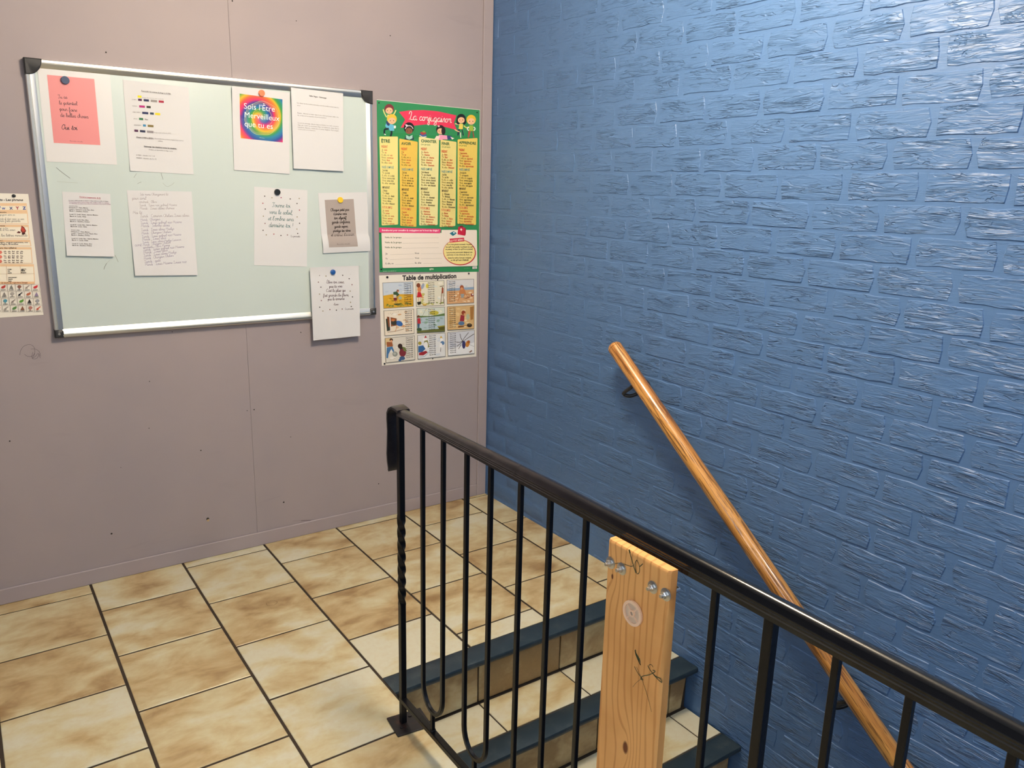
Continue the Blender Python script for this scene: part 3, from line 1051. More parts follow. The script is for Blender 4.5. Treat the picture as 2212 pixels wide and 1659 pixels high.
for j in range(NS):
    for i in range(NS):
        p.F.append((j * (NS + 1) + i, j * (NS + 1) + i + 1, (j + 1) * (NS + 1) + i + 1, (j + 1) * (NS + 1) + i))
        p.C.append(swirl((i + .5) / NS, (j + .5) / NS))
p.k = 12
for rr, cc, wd in ((205, 'B8C07A', .0016), (190, 'C9A25A', .0012), (178, '7E9A6A', .001), (120, 'E8C060', .001)):
    pts = []
    for i in range(41):
        a = 2 * math.pi * i / 40
        q = rr * (1 + 0.025 * math.sin(7 * a))
        pts.append((648 + q * math.cos(a), 520 + 8 + q * 0.98 * math.sin(a) + 0.06 * q * math.cos(a)))
    p.line(cc, wd, *pts, n=1)
WHT = 'FFFFFF'
p.text("Sois l'Être", (430, 412), (798, 450), WHT, -0.004, res=3)
p.text('Merveilleux', (440, 515), (856, 562), WHT, -0.004, res=3)
p.text('que tu es', (440, 622), (776, 656), WHT, -0.004, res=3)
p.text('calmement', (615, 762), (678, 770), 'C8DCC8')
p.build('printed_picture', o, M_GINK)
# 4 typed cleaning note
S = [(628, 189), (741, 202), (634, 364), (742, 370)]
s4 = lambda x, z: 0.0012 * math.sin((x + 0.82) * 38) + 0.0015
o = sheet('paper_sheet', 'mostly blank typed note overlapping the top frame of the whiteboard', 'sheet', S, SY - 0.0095, s4)
p = Print(SY - 0.0095, C_, s4)
p.text('Salles Stages - Nettoyage', (1204, 266), (1408, 295), '4C474A', 0.03)
for (a, b, t) in (((1058, 350), (1555, 408), 'Les objets de lit et autres ustensiles sont descendus et lavés dans les'), ((1060, 378), (1098, 383), 'pièces'),
                  ((1063, 470), (1557, 523), 'Ensuite : Amener et étaler dans le bac chêne présents, étaler une,'), ((1065, 498), (1408, 531), 'fin, et disposer les ustensiles durant les machines.'),
                  ((1067, 588), (1557, 634), 'Le jour de nettoyage, chacun range sa chambre, les outils, son panier'), ((1068, 614), (1558, 660), 'linge sale. Sortir les nouveaux draps de l\'infirmerie, draps dans le'),
                  ((1068, 640), (1558, 686), 'buanderie. Bassine, commode et cartes étagères. Puis remplir,'), ((1070, 664), (1280, 682), 'réserve prête sur la buanderie.')):
    p.text(t, a, b, '766F70')
p.build('printed_text', o)
# 5 small typed schedule
S = [(134, 414), (238, 419), (144, 552), (246, 554)]
s5 = lift_low(1.33, 0.009, 0.12)
o = sheet('paper_sheet', 'small typed schedule with a red heading, lower left on the whiteboard', 'sheet', S, SY, s5)
p = Print(SY, B_, s5)
p.text('Horaires rangements du lit', (838, 226), (1060, 240), 'B04A60', 0.02)
p.L('B04A60', .0006, '838,232 1062,246', 1)
for t, a, b, c in (('Si retour oublié sera fait en dernier le linge de lit sera retiré et chaque', (724, 262), (1142, 272), '5A4A62'), ('Vous pouvez retirer tous les draps, taie, oreiller et alèse en commun.', (726, 278), (1150, 290), '8A4A78'), ('Vos vêtements, les mettre à laver dehors. La buanderie ouvre toute la semaine', (728, 294), (1168, 304), '8A4A78'),
                ('Septembre 2022 :', (728, 320), (822, 324), '5A5658'), ('Dimanche 5 : Clara, Marine', (728, 338), (928, 344), '4A4648'), ('Lundi 6 : Cameron, Louis, Nao, Alice', (730, 357), (992, 366), '4A4648'), ('Mardi 7 : Charlène, Chelsea', (732, 374), (928, 382), '4A4648'),
                ('Lundi 13 : Louis, Alexis, Gabriel, Maxime', (734, 410), (1034, 418), '4A4648'), ('Mardi 14 : Louis, Olivia', (736, 430), (908, 436), '4A4648'), ('Lundi 20 : Louis, Nao, Alice', (737, 466), (934, 472), '4A4648'), ('Mardi 21 : Charlène, Chelsea', (739, 484), (944, 490), '4A4648'),
                ('Lundi 27 : Louis, Nao, Gabriel, Maxime', (742, 520), (1026, 526), '4A4648'), ('Mardi 28 : Louis, Olivia', (744, 538), (916, 543), '4A4648'), ('Octobre 2022 :', (748, 574), (844, 578), '5A5658'), ('Dimanche 2 : Clara, Marine', (749, 592), (944, 597), '4A4648'),
                ('Lundi 3 : Cameron, Louis, Alexis, Alice', (751, 611), (1026, 616), '4A4648'), ('Mardi 4 : Charlène, Chelsea', (752, 628), (946, 633), '4A4648'), ('Lundi 10 : Louis, Nao, Gabriel, Maxime', (755, 664), (1036, 670), '4A4648'), ('Mardi 11 : Louis, Olivia', (757, 682), (928, 686), '4A4648'),
                ('Lundi 17 : Louis, Alexis, Alice', (760, 718), (970, 722), '4A4648'), ('Mardi 18 : Charlène, Chelsea', (761, 736), (966, 740), '4A4648')):
    p.text(t, a, b, c, 0.02)
p.build('printed_text', o)
# 6 handwritten list
S = [(274, 411), (414, 414), (291, 595), (426, 594)]
s6 = lift_low(1.44, 0.007, 0.28, -1.2, -1.35)
o = sheet('paper_sheet', 'white sheet of faint pencil handwriting, lower row of the whiteboard', 'sheet', S, SY, s6)
p = Print(SY, B_, s6)
IK = '9C94AE'
rows = [('Site menu Changement lit', 1475, 206, 1775, 206), ('Pour Avril', 1392, 250, 1545, 250), ('Vendredi : Oliva', 1465, 284, 1655, 284), ('Lundi : Louis Nao Gabriel Maxime', 1470, 320, 1865, 316), ('Mardi : Louis Alexis chemise', 1472, 354, 1840, 350),
        ('Mai lit', 1400, 400, 1500, 400), ('Lundi : Cameron Chelsea Louis Alexis', 1478, 436, 1995, 428), ('Mardi : Chargeur', 1480, 474, 1690, 466), ('Lundi : Louis Gabriel Nao Maxime', 1482, 508, 1915, 496), ('Mardi : Solenne Alexis', 1485, 540, 1790, 530),
        ('Lundi : Louis Alexis Maelys', 1488, 582, 1835, 566), ('Mardi : Chargeur Chelsea', 1490, 616, 1805, 598), ('Lundi : Louis Gabriel Nao Maxime', 1495, 652, 1910, 626), ('Mardi : Louis Alice', 1498, 682, 1750, 662), ('Lundi : Louis Alexis Maelys Cameron', 1500, 710, 1910, 680), ('Mardi : Chargeur Chelsea', 1504, 738, 1800, 708),
        ('Vendredi : Oliva Marine', 1506, 766, 1790, 738), ('Lundi : Louis Gabriel Nao Maxime', 1508, 790, 1940, 754), ('Mardi : Louis Alice', 1510, 820, 1765, 792), ('Lundi : Louis Alexis Maelys', 1512, 850, 1860, 812), ('Mardi : Chargeur Chelsea', 1514, 882, 1830, 846), ('Lundi : suite', 1520, 916, 1690, 898), ('Mardi : Louis Maxime Louise Nao', 1524, 946, 1965, 912)]
for i, (t, x0, y0, x1, y1) in enumerate(rows):
    p.hand(t, (x0, y0), (x1, y1), 'A8A0A8' if i < 7 else IK, 0.55, n=2)
p.hand('Août', (1420, 742), (1492, 740), IK, 0.5, n=2)
p.build('handwriting', o)
# 7 sun quote with dots
def dots(p, lst, r=6):
    for x, y, c in lst:
        p.ell({'k': '4A4444', 'r': 'A04A5A', 'g': '9C9478', 'm': '8E6E72', 'p': 'A0306A'}[c], x, y, r, r, 0, 8)
S = [(549, 403), (664, 411), (549, 573), (663, 576)]
o = sheet('paper_sheet', 'white sheet with teal handwriting ringed by dots, middle of the whiteboard', 'sheet', S, SY)
p = Print(SY, D_)
TQ = '2E6A70'
p.hand('Tourne toi', (303, 300), (482, 308), TQ, 0.6)
p.hand('vers le soleil,', (278, 366), (500, 376), TQ, 0.6)
p.hand("et l'ombre sera", (264, 428), (516, 438), TQ, 0.6)
p.hand('derrière toi !', (272, 494), (508, 502), TQ, 0.6)
p.hand('La pirouette', (482, 592), (574, 594), '4A4250', 0.7)
dots(p, [(232, 196, 'k'), (302, 211, 'g'), (391, 210, 'p'), (479, 223, 'k'), (566, 219, 'g'), (214, 265, 'r'), (545, 267, 'k'), (237, 321, 'k'), (568, 331, 'r'), (219, 390, 'g'), (546, 397, 'g'), (235, 460, 'm'), (569, 459, 'k'), (544, 515, 'g'), (216, 527, 'k'), (551, 558, 'k'), (247, 571, 'g'), (320, 563, 'r'), (389, 577, 'k'), (452, 572, 'm')])
p.build('printed_text', o)
# 8 grey card sheet with curling foot
S = [(687, 417), (792, 415), (697, 547), (799, 542)]
def s8(x, z):
    t = max(0.0, min(1.0, (1.275 - z) / 0.073))
    return 0.0085 * math.sin(math.pi * min(t, 1.0) * 0.85) * (1.0 if x < -0.70 else 1.0 - (x + 0.70) * 2) + 0.0008
o = sheet('paper_sheet', 'white sheet with a grey lettered card and a curling foot, right side of the whiteboard', 'sheet', S, SY, s8, nv=26)
p = Print(SY, D_, s8)
p.quad('A89E9A', (812, 233), (1092, 223), (1126, 682), (847, 691), 8, 26)
p.k = 20
Q = '2E2626'
for t, a, b in (('Chaque petit pas', (870, 342), (1050, 336)), ("t'amène vers", (896, 380), (1028, 376)), ('ton objectif.', (903, 420), (1025, 416)), ('garde confiance,', (882, 460), (1058, 455)), ('garde espoir,', (906, 502), (1038, 498)), ('protège tes rêves', (893, 543), (1064, 538)), ("et continue d'avancer", (872, 583), (1098, 576))):
    p.hand(t, a, b, Q, 1.15)
p.text('Fluorette citouille', (924, 666), (1050, 662), '6A605E')
p.build('printed_text', o)
# 9 flower quote hanging below the board
S = [(666, 577), (771, 573), (673, 734), (774, 724)]
s9 = lambda x, z: 0.0185 - 0.004 * math.exp(-((z - 1.12) / 0.03) ** 2) + 0.0015 * math.sin(x * 55)
o = sheet('paper_sheet', 'white sheet with dark handwriting hanging over the bottom edge of the whiteboard', 'sheet', S, SY, s9)
p = Print(SY, D_, s9)
p.Y = SY
PU = '4A2A3E'
for t, a, b in (('Élève ton cœur,'.replace('œ', 'oe'), (815, 1036), (985, 1034)), ('pas ta voix.', (838, 1078), (968, 1074)), ("C'est la pluie qui", (812, 1118), (1000, 1114)), ('fait grandir les fleurs,', (782, 1164), (1028, 1158)), ('pas le tonnerre.', (825, 1200), (990, 1194)), ('-Rumi-', (878, 1248), (932, 1245))):
    p.hand(t, a, b, PU, 0.75)
p.hand('La pirouette', (992, 1290), (1076, 1288), '4A4250', 0.7)
dots(p, [(749, 960, 'k'), (812, 967, 'g'), (974, 959, 'k'), (1051, 947, 'g'), (1036, 992, 'k'), (737, 1025, 'm'), (761, 1073, 'k'), (1061, 1049, 'm'), (1043, 1111, 'g'), (747, 1140, 'g'), (1065, 1167, 'k'), (765, 1202, 'm'), (1046, 1219, 'g'), (1054, 1260, 'k'), (749, 1266, 'k'), (780, 1303, 'g'), (846, 1289, 'm'), (908, 1294, 'k'), (965, 1283, 'm')])
p.build('printed_text', o)

# round magnets
def magnet(px, py, r, col, label, y0=SY - 0.001, t=0.007, dome=0.0):
    c = sight(px, py, 1, y0 - t)
    bm = bmesh.new()
    disc_mesh(bm, (c.x, y0, c.z), (0, -1, 0), r, t, 28, dome)
    o = place('magnet', bmdone(bm, 'magnet', True), colour_mat('magnet_' + col, hx(col), 0.35))
    tag(o, label, 'magnet', 'round magnets on the whiteboard')
magnet(141, 173, 0.0125, '2E3E62', 'dark blue round magnet on the pink quote card')
magnet(566, 201, 0.0115, 'F08050', 'orange round magnet above the rainbow picture', SY - 0.0098)
magnet(600, 415, 0.0115, '10181A', 'black round magnet on the teal handwriting sheet')
magnet(736, 432, 0.0115, 'EEC62E', 'yellow round magnet on the grey lettered card')
magnet(720, 588, 0.0105, '1F57A0', 'glossy blue domed magnet on the sheet below the board', SY - 0.0172, 0.006, 0.004)

# ================================================================== POSTERS
WY = -0.0012
# --- conjugation poster
o = sheet('poster', 'green and yellow verb conjugation poster beside the whiteboard', 'poster', [(814, 215), (1037, 237), (820, 588), (1034, 587)], WY, None, M_GLOSSP, 0.0007)
p = Print(WY, (800, 200, 7.541))
GR = '308A56'
p.quad(GR, (103, 120), (1782, 285), (1765, 2918), (150, 2925), 4, 8)
p.k = 10
# grass and plants
for x in (190, 950, 1265, 1560, 720, 400):
    y = 560 + x * 0.06
    for dx in (-24, -10, 4, 18):
        p.L('24824A', .0012, f'{x},{y + 60} {x + dx},{y}', 1)
p.P('27874A', '150,700 300,655 560,660 760,700 1000,700 1300,690 1760,740 1760,790 150,730')
# banner
p.P('E23A5C', '465,315 640,290 860,285 1100,305 1400,372 1360,495 1410,612 1280,575 1100,535 900,520 700,540 490,575 565,440')
p.hand('La conjugaison', (622, 440), (1326, 492), 'FFF4EC', 0.62, n=4)
def kid(hx_, hy, r, hair, skin, shirt, legs, lean=0, hairlong=0, body=1.0):
    by = hy + r * 1.15
    p.P(shirt, f'{hx_ - r * .42},{by} {hx_ + r * .42},{by} {hx_ + r * .5 + lean},{by + r * 1.25 * body} {hx_ - r * .5 + lean},{by + r * 1.25 * body}')
    if legs:
        q = by + r * 1.2 * body
        for s_ in (-1, 1):
            p.P(legs, f'{hx_ + lean + s_ * r * .45 - r * .18},{q} {hx_ + lean + s_ * r * .25 + r * .18},{q} {hx_ + lean + s_ * r * .62 + r * .12},{q + r * 1.5} {hx_ + lean + s_ * r * .62 - r * .15},{q + r * 1.5}')
    p.ell(hair, hx_, hy - r * .12, r * 1.05, r * 1.08)
    if hairlong:
        p.ell(hair, hx_ - r * .7, hy + r * .5, r * .45, r * .8)
        p.ell(hair, hx_ + r * .7, hy + r * .5, r * .45, r * .8)
    p.ell(skin, hx_, hy + r * .28, r * .80, r * .72)
    for s_ in (-1, 1):
        p.ell('2A1E1A', hx_ + s_ * r * .36, hy + r * .25, r * .09, r * .12, 0, 8)
    p.L('A04038', .0008, f'{hx_ - r * .15},{hy + r * .62} {hx_},{hy + r * .68} {hx_ + r * .15},{hy + r * .62}')
SK = 'F0BE96'
p.L('E8DE8C', .0045, '262,400 225,330 208,272'); p.L('E8DE8C', .0045, '350,400 395,330 415,285')
kid(305, 275, 74, '7A2E34', SK, 'E8DE8C', None)
p.P('66B8D8', '255,500 360,520 380,600 285,608 240,545')
p.L('16202A', .0075, '300,590 235,600 225,655 235,680'); p.L('16202A', .0085, '330,600 345,650 325,725')
p.L('EFEFEA', .004, '225,675 250,688'); p.ell('2E3E6A', 285, 500, 26, 44, -20)
kid(350, 440, 76, 'EAC23E', SK, '66B8D8', None); p.ell('EFEFEA', 398, 560, 18, 24)
p.ell('1A1618', 628, 575, 86, 92); p.ell('8A5640', 628, 625, 56, 52); p.L('F0DCE0', .003, '565,590 600,545 660,545 695,590')
p.ell('F0DCE0', 590, 535, 26, 14, 30)
p.P('2A3A4A', '550,770 575,700 690,700 712,765 630,775'); p.P('A8D8C8', '580,690 632,715 684,690 684,745 632,768 580,745'); p.L('6AA898', .001, '632,715 632,768', 1)
for s_ in (-1, 1): p.ell('1E1410', 628 + s_ * 26, 628, 6, 8, 0, 8)
p.P('E8E4DC', '800,690 905,705 915,725 858,735 800,705'); p.P('3E5E96', '800,675 870,668 920,690 915,712 850,720 800,692'); p.P('A83A40', '812,645 880,636 910,655 905,672 850,690 812,668'); p.ell('7EA83E', 870, 638, 24, 15)
p.P('F0A0C0', '1150,690 1250,700 1262,765 1130,760'); p.P('3A4478', '1245,700 1320,705 1330,760 1255,765'); p.P('F2EAE0', '1300,720 1365,745 1330,765')
kid(1140, 610, 68, '2A1C1E', SK, 'F0A0C0', None, 0); p.ell('2A1C1E', 1188, 625, 34, 66); p.P('F2DCD0', '1040,760 1075,705 1135,710 1110,770')
p.ell('F4C4D0', 1112, 548, 16, 14)
p.L(SK, .0045, '1375,505 1440,520 1480,510'); p.L('E8DE6A', .0045, '1520,540 1560,570 1600,560')
kid(1478, 430, 70, '16181E', SK, 'E8D060', '1E2A44', -10, 1)
p.L(SK, .004, '1450,640 1400,620 1370,600'); p.L('F0EAE0', .004, '1466,650 1470,735')
kid(1640, 450, 74, 'EABF3E', SK, '9CB840', 'A84E3E')
p.L('F2EEE4', .005, '1605,560 1575,590 1600,620'); p.L('F2EEE4', .005, '1680,560 1705,590 1680,620')
# five columns
YC = ('EEE290', 'EAC658', 'ECE4A2', 'E8D888', 'E8CC66')
cols = [((143, 716), (447, 716), (470, 2505 - 0), (190, 2525)), ((468, 748), (768, 800), (782, 2548), (508, 2530)), ((787, 720), (1115, 765), (1145, 2525), (830, 2528)), ((1140, 770), (1400, 800), (1450, 2545), (1180, 2545)), ((1418, 760), (1742, 740), (1740, 2530), (1480, 2528))]
def P2(x, y):        # second crop (origin 800,400 scale 7.9) in first-crop units
    return (x * 7.541 / 7.9, 200 * 7.541 + y * 7.541 / 7.9)
low = [((470, 672), (190, 688)), ((782, 710), (508, 694)), ((1145, 680), (830, 688)), ((1448, 696), (1180, 715)), ((1800, 678), (1482, 658))]
top = [((143, 716), (447, 716)), ((468, 750), (768, 800)), ((787, 720), (1115, 765)), ((1140, 768), (1400, 802)), ((1418, 762), (1742, 740))]
for (a, b), (c, d), cc in zip(top, low, YC):
    p.poly(cc, (a[0] + 8, a[1]), (b[0] - 8, b[1]), (b[0], b[1] + 12), P2(c[0], c[1] - 10), P2(c[0] - 10, c[1]), P2(d[0] + 10, d[1]), P2(d[0], d[1] - 10), (a[0], a[1] + 12))
DG = '1E5A36'
for t, a, b in (('ÊTRE', (178, 815), (318, 815)), ('AVOIR', (500, 850), (662, 856)), ('CHANTER', (822, 808), (1076, 824)), ('FINIR', (1160, 852), (1288, 858)), ('APPRENDRE', (1440, 832), (1718, 850))):
    p.text(t, a, b, DG, 0.035, res=2)
for t, a, b in (('(1er groupe)', (822, 855), (972, 860)), ('(2e groupe)', (1160, 892), (1298, 900)), ('(3e groupe)', (1440, 870), (1566, 876))):
    p.text(t, a, b, '4A7A3A', 0.02)
PR = ['Je', 'Tu', 'Il, elle, on', 'Nous', 'Vous', 'Ils, elles']
V5 = {
 0: (['suis', 'es', 'est', 'sommes', 'êtes', 'sont'], ['ai été', 'as été', 'a été', 'avons été', 'avez été', 'ont été'], ['étais', 'étais', 'était', 'étions', 'étiez', 'étaient'], ['serai', 'seras', 'sera', 'serons', 'serez', 'seront']),
 1: (['ai', 'as', 'a', 'avons', 'avez', 'ont'], ['ai eu', 'as eu', 'a eu', 'avons eu', 'avez eu', 'ont eu'], ['avais', 'avais', 'avait', 'avions', 'aviez', 'avaient'], ['aurai', 'auras', 'aura', 'aurons', 'aurez', 'auront']),
 2: (['chante', 'chantes', 'chante', 'chantons', 'chantez', 'chantent'], ['ai chanté', 'as chanté', 'a chanté', 'avons chanté', 'avez chanté', 'ont chanté'], ['chantais', 'chantais', 'chantait', 'chantions', 'chantiez', 'chantaient'], ['chanterai', 'chanteras', 'chantera', 'chanterons', 'chanterez', 'chanteront']),
 3: (['finis', 'finis', 'finit', 'finissons', 'finissez', 'finissent'], ['ai fini', 'as fini', 'a fini', 'avons fini', 'avez fini', 'ont fini'], ['finissais', 'finissais', 'finissait', 'finissions', 'finissiez', 'finissaient'], ['finirai', 'finiras', 'finira', 'finirons', 'finirez', 'finiront']),
 4: (['apprends', 'apprends', 'apprend', 'apprenons', 'apprenez', 'apprennent'], ['ai appris', 'as appris', 'a appris', 'avons appris', 'avez appris', 'ont appris'], ['apprenais', 'apprenais', 'apprenait', 'apprenions', 'appreniez', 'apprenaient'], ['apprendrai', 'apprendras', 'apprendra', 'apprendrons', 'apprendrez', 'apprendront'])}
def vtext(t, x, y, hgt, col, bold=0.03, slope=0.06, maxw=None):
    """left-anchored line: width follows from the height hgt (metres)"""
    V, Fc, x0, x1 = text_mesh(t, bold, 1)
    a, b = Vector(p.at(x, y)), Vector(p.at(x + 100, y + 100 * slope))
    d = (b - a).normalized(); u = Vector((-d.y, d.x))
    kx = hgt * 0.82
    p.raw([tuple(a + d * ((vx - x0) * kx) + u * (vy * hgt)) for vx, vy in V], Fc, col)
    return (x1 - x0) * kx * 100 / (b - a).length
TEN = (('PRÉSENT', 'D0503A'), ('PASSÉ COMPOSÉ', '5A9AA0'), ('IMPARFAIT', '5A5240'), ('FUTUR SIMPLE', 'DA7A5A'))
# left x and first-line y of each tense in each column (first-crop units)
def q2(y): return 200 * 7.541 + y * 7.541 / 7.9
YS = [(898, 1232, 1562, q2(396)), (935, 1268, q2(90), q2(422)), (935, 1262, q2(78), q2(408)), (975, 1302, q2(112), q2(440)), (950, 1268, q2(76), q2(398))]
XL = [(178, 186, 192, 192), (500, 508, 506, 504), (820, 820, 816, 812), (1156, 1154, 1156, 1150), (1440, 1440, 1440, 1436)]
for c in range(5):
    vow = c in (1, 4)
    for k in range(4):
        x, y = XL[c][k], YS[c][k]
        p_h = 0.0108
        name, colr = TEN[k]
        V, Fc, x0, x1 = text_mesh(name, 0.02, 1)
        a, b = Vector(p.at(x, y)), Vector(p.at(x + 100, y + 4)); d = (b - a).normalized(); u = Vector((-d.y, d.x))
        p.raw([tuple(a + d * ((vx - x0) * 0.0072) + u * (vy * 0.0135)) for vx, vy in V], Fc, colr)
        for i in range(6):
            yy = y + 46 + i * 41.5
            pro, verb = PR[i], V5[c][k][i]
            if i == 0 and verb[0] in 'aéêe' and pro == 'Je':
                pro = "J'"
            wx = vtext(pro + ' ', x + 4, yy, p_h, '7A6A38', 0.008) + (16 if pro != "J'" else 4)
            vtext(verb, x + 4 + wx, yy + wx * .06, p_h, 'C4563A' if k in (0, 3) else '5A543A', 0.022)
# lower panel
def R2(col, *pts): p.poly(col, *[P2(*q) for q in pts])
R2('F2E8DC', (180, 812), (1205, 812), (1205, 762), (1800, 762), (1808, 775), (1818, 1365), (1808, 1378), (215, 1412), (200, 1400))
R2('E2487E', (142, 722), (1195, 745), (1178, 820), (142, 808))
def t2(t, a, b, col, bold=0.02): p.text(t, P2(*a), P2(*b), col, bold)
t2('Entraîne-toi pour connaître la conjugaison sur le bout des doigts !', (190, 782), (1158, 786), 'FFF0F2', 0.03)
for t, y in (('Verbe du 1er groupe', 902), ('Verbe du 2e groupe', 988), ('Verbe du 3e groupe', 1073)):
    t2(t, (238, y), (524, y), '5A6A4A', 0.03); p.line('9A928A', .0006, P2(540, y + 2), P2(1160, y - 6), n=1)
for t, u_, y in (('Je', 'Nous', 1180), ('Tu', 'Vous', 1263), ('Il, elle, on', 'Ils, elles', 1346)):
    wl = 34 if len(t) < 5 else 135
    t2(t, (250, y + 2), (250 + wl, y), '5A5650', 0.02); p.line('9A928A', .0006, P2(262 + wl + (30 if wl < 50 else 20), y + 4), P2(735, y - 8), n=1)
    wr_ = 70 if len(u_) < 6 else 108
    t2(u_, (752, y - 8), (752 + wr_, y - 10), '5A5650', 0.02); p.line('9A928A', .0006, P2(760 + wr_ + 25, y - 10), P2(1210, y - 16), n=1)
cx0, cy0 = P2(1508, 1140)
p.ell('C0303C', cx0 + 4, cy0 + 4, 268, 212, 6, 30); p.ell('F4E49A', cx0, cy0, 256, 200, 6, 30)
R2('D02848', (1343, 912), (1588, 893), (1594, 955), (1345, 980))
t2('LE P\'TIT MÉMO', (1352, 966), (1582, 942), 'FFF0E0', 0.02)
for t, a, b in (('Il y a trois grands moments : le passé', (1298, 1022), (1722, 1018)), ("(ce qu'il s'est passé), le présent (ce qu'il", (1275, 1064), (1742, 1062)), ("se passe), le futur (ce qu'il va se passer)", (1272, 1104), (1740, 1100)), ('Les pronoms personnels désignent une', (1288, 1158), (1732, 1152)), ('personne ou une chose (je, tu, il, ...).', (1296, 1198), (1722, 1194)), ("Quand le verbe n'est pas conjugué,", (1310, 1250), (1712, 1246)), ("on dit qu'il est à l'infinitif.", (1360, 1290), (1668, 1288))):
    t2(t, a, b, '4A4020', 0.04)
R2('2A7A8E', (1340, 822), (1412, 782), (1465, 820), (1400, 866)); R2('DCEEF0', (1400, 800), (1425, 795), (1430, 822), (1408, 824))
R2('C82444', (1490, 708), (1600, 722), (1618, 780), (1602, 862), (1478, 838)); p.ell('8E1A34', *P2(1545, 706), 30, 16); R2('F4E8E0', (1528, 745), (1540, 730), (1548, 748), (1562, 756), (1548, 768), (1542, 786), (1534, 768), (1520, 762))
R2('A01E38', (1600, 722), (1622, 745), (1616, 840), (1602, 862))
R2('F2F0EA', (1732, 1390), (1808, 1386), (1808, 1424), (1732, 1428)); t2('92023', (1744, 1420), (1796, 1418), '2A2A2A', 0.03)
t2('LITO', (1000, 1446), (1072, 1442), 'F0F0E0', 0.05)
t2('Illustrations : www.editionslito.com', (208, 1474), (432, 1466), 'C8E0C8', 0.02)
t2('Lito Diffusion', (1590, 1425), (1690, 1420), '6ABA7A', 0.02)
p.build('printed_picture', o, M_GINK)

# --- multiplication poster
o = sheet('poster', 'white multiplication table poster with nine small pictures under the green poster', 'poster', [(819, 595), (1030, 587), (825, 790), (1029, 770)], WY, None, M_GLOSSP, 0.0007)
p = Print(WY, (800, 580, 7.541))
p.text('Table de multiplication', (520, 192), (1400, 156), '141214', 0.035, res=3)
frames = [((197, 232), (695, 213), (704, 620), (214, 655)), ((738, 210), (1200, 192), (1206, 602), (744, 620)), ((1240, 186), (1684, 170), (1686, 560), (1244, 583)),
          ((212, 686), (706, 655), (712, 1058), (230, 1097)), ((748, 648), (1206, 622), (1210, 1028), (756, 1053)), ((1244, 618), (1686, 592), (1686, 980), (1248, 1005)),
          ((230, 1132), (716, 1088), (722, 1483), (246, 1536)), ((758, 1085), (1214, 1045), (1217, 1428), (766, 1475)), ((1248, 1040), (1686, 1000), (1688, 1383), (1254, 1422))]
def sub(f):
    a, b, c, d = f
    def g(u, v):
        return ((a[0] * (1 - u) + b[0] * u) * (1 - v) + (d[0] * (1 - u) + c[0] * u) * v, (a[1] * (1 - u) + b[1] * u) * (1 - v) + (d[1] * (1 - u) + c[1] * u) * v)
    return g
def S_(g, col, s_):
    p.poly(col, *[g(*[float(c) for c in q.split(',')]) for q in s_.split()])
def E_(g, col, u, v, ru, rv, ang=0):
    c = g(u, v)
    p.ell(col, c[0], c[1], ru * 480, rv * 420, ang, 10)
def L_(g, col, wd, s_):
    p.line(col, wd, *[g(*[float(c) for c in q.split(',')]) for q in s_.split()])
FR = '1E1C1E'
bgs = []
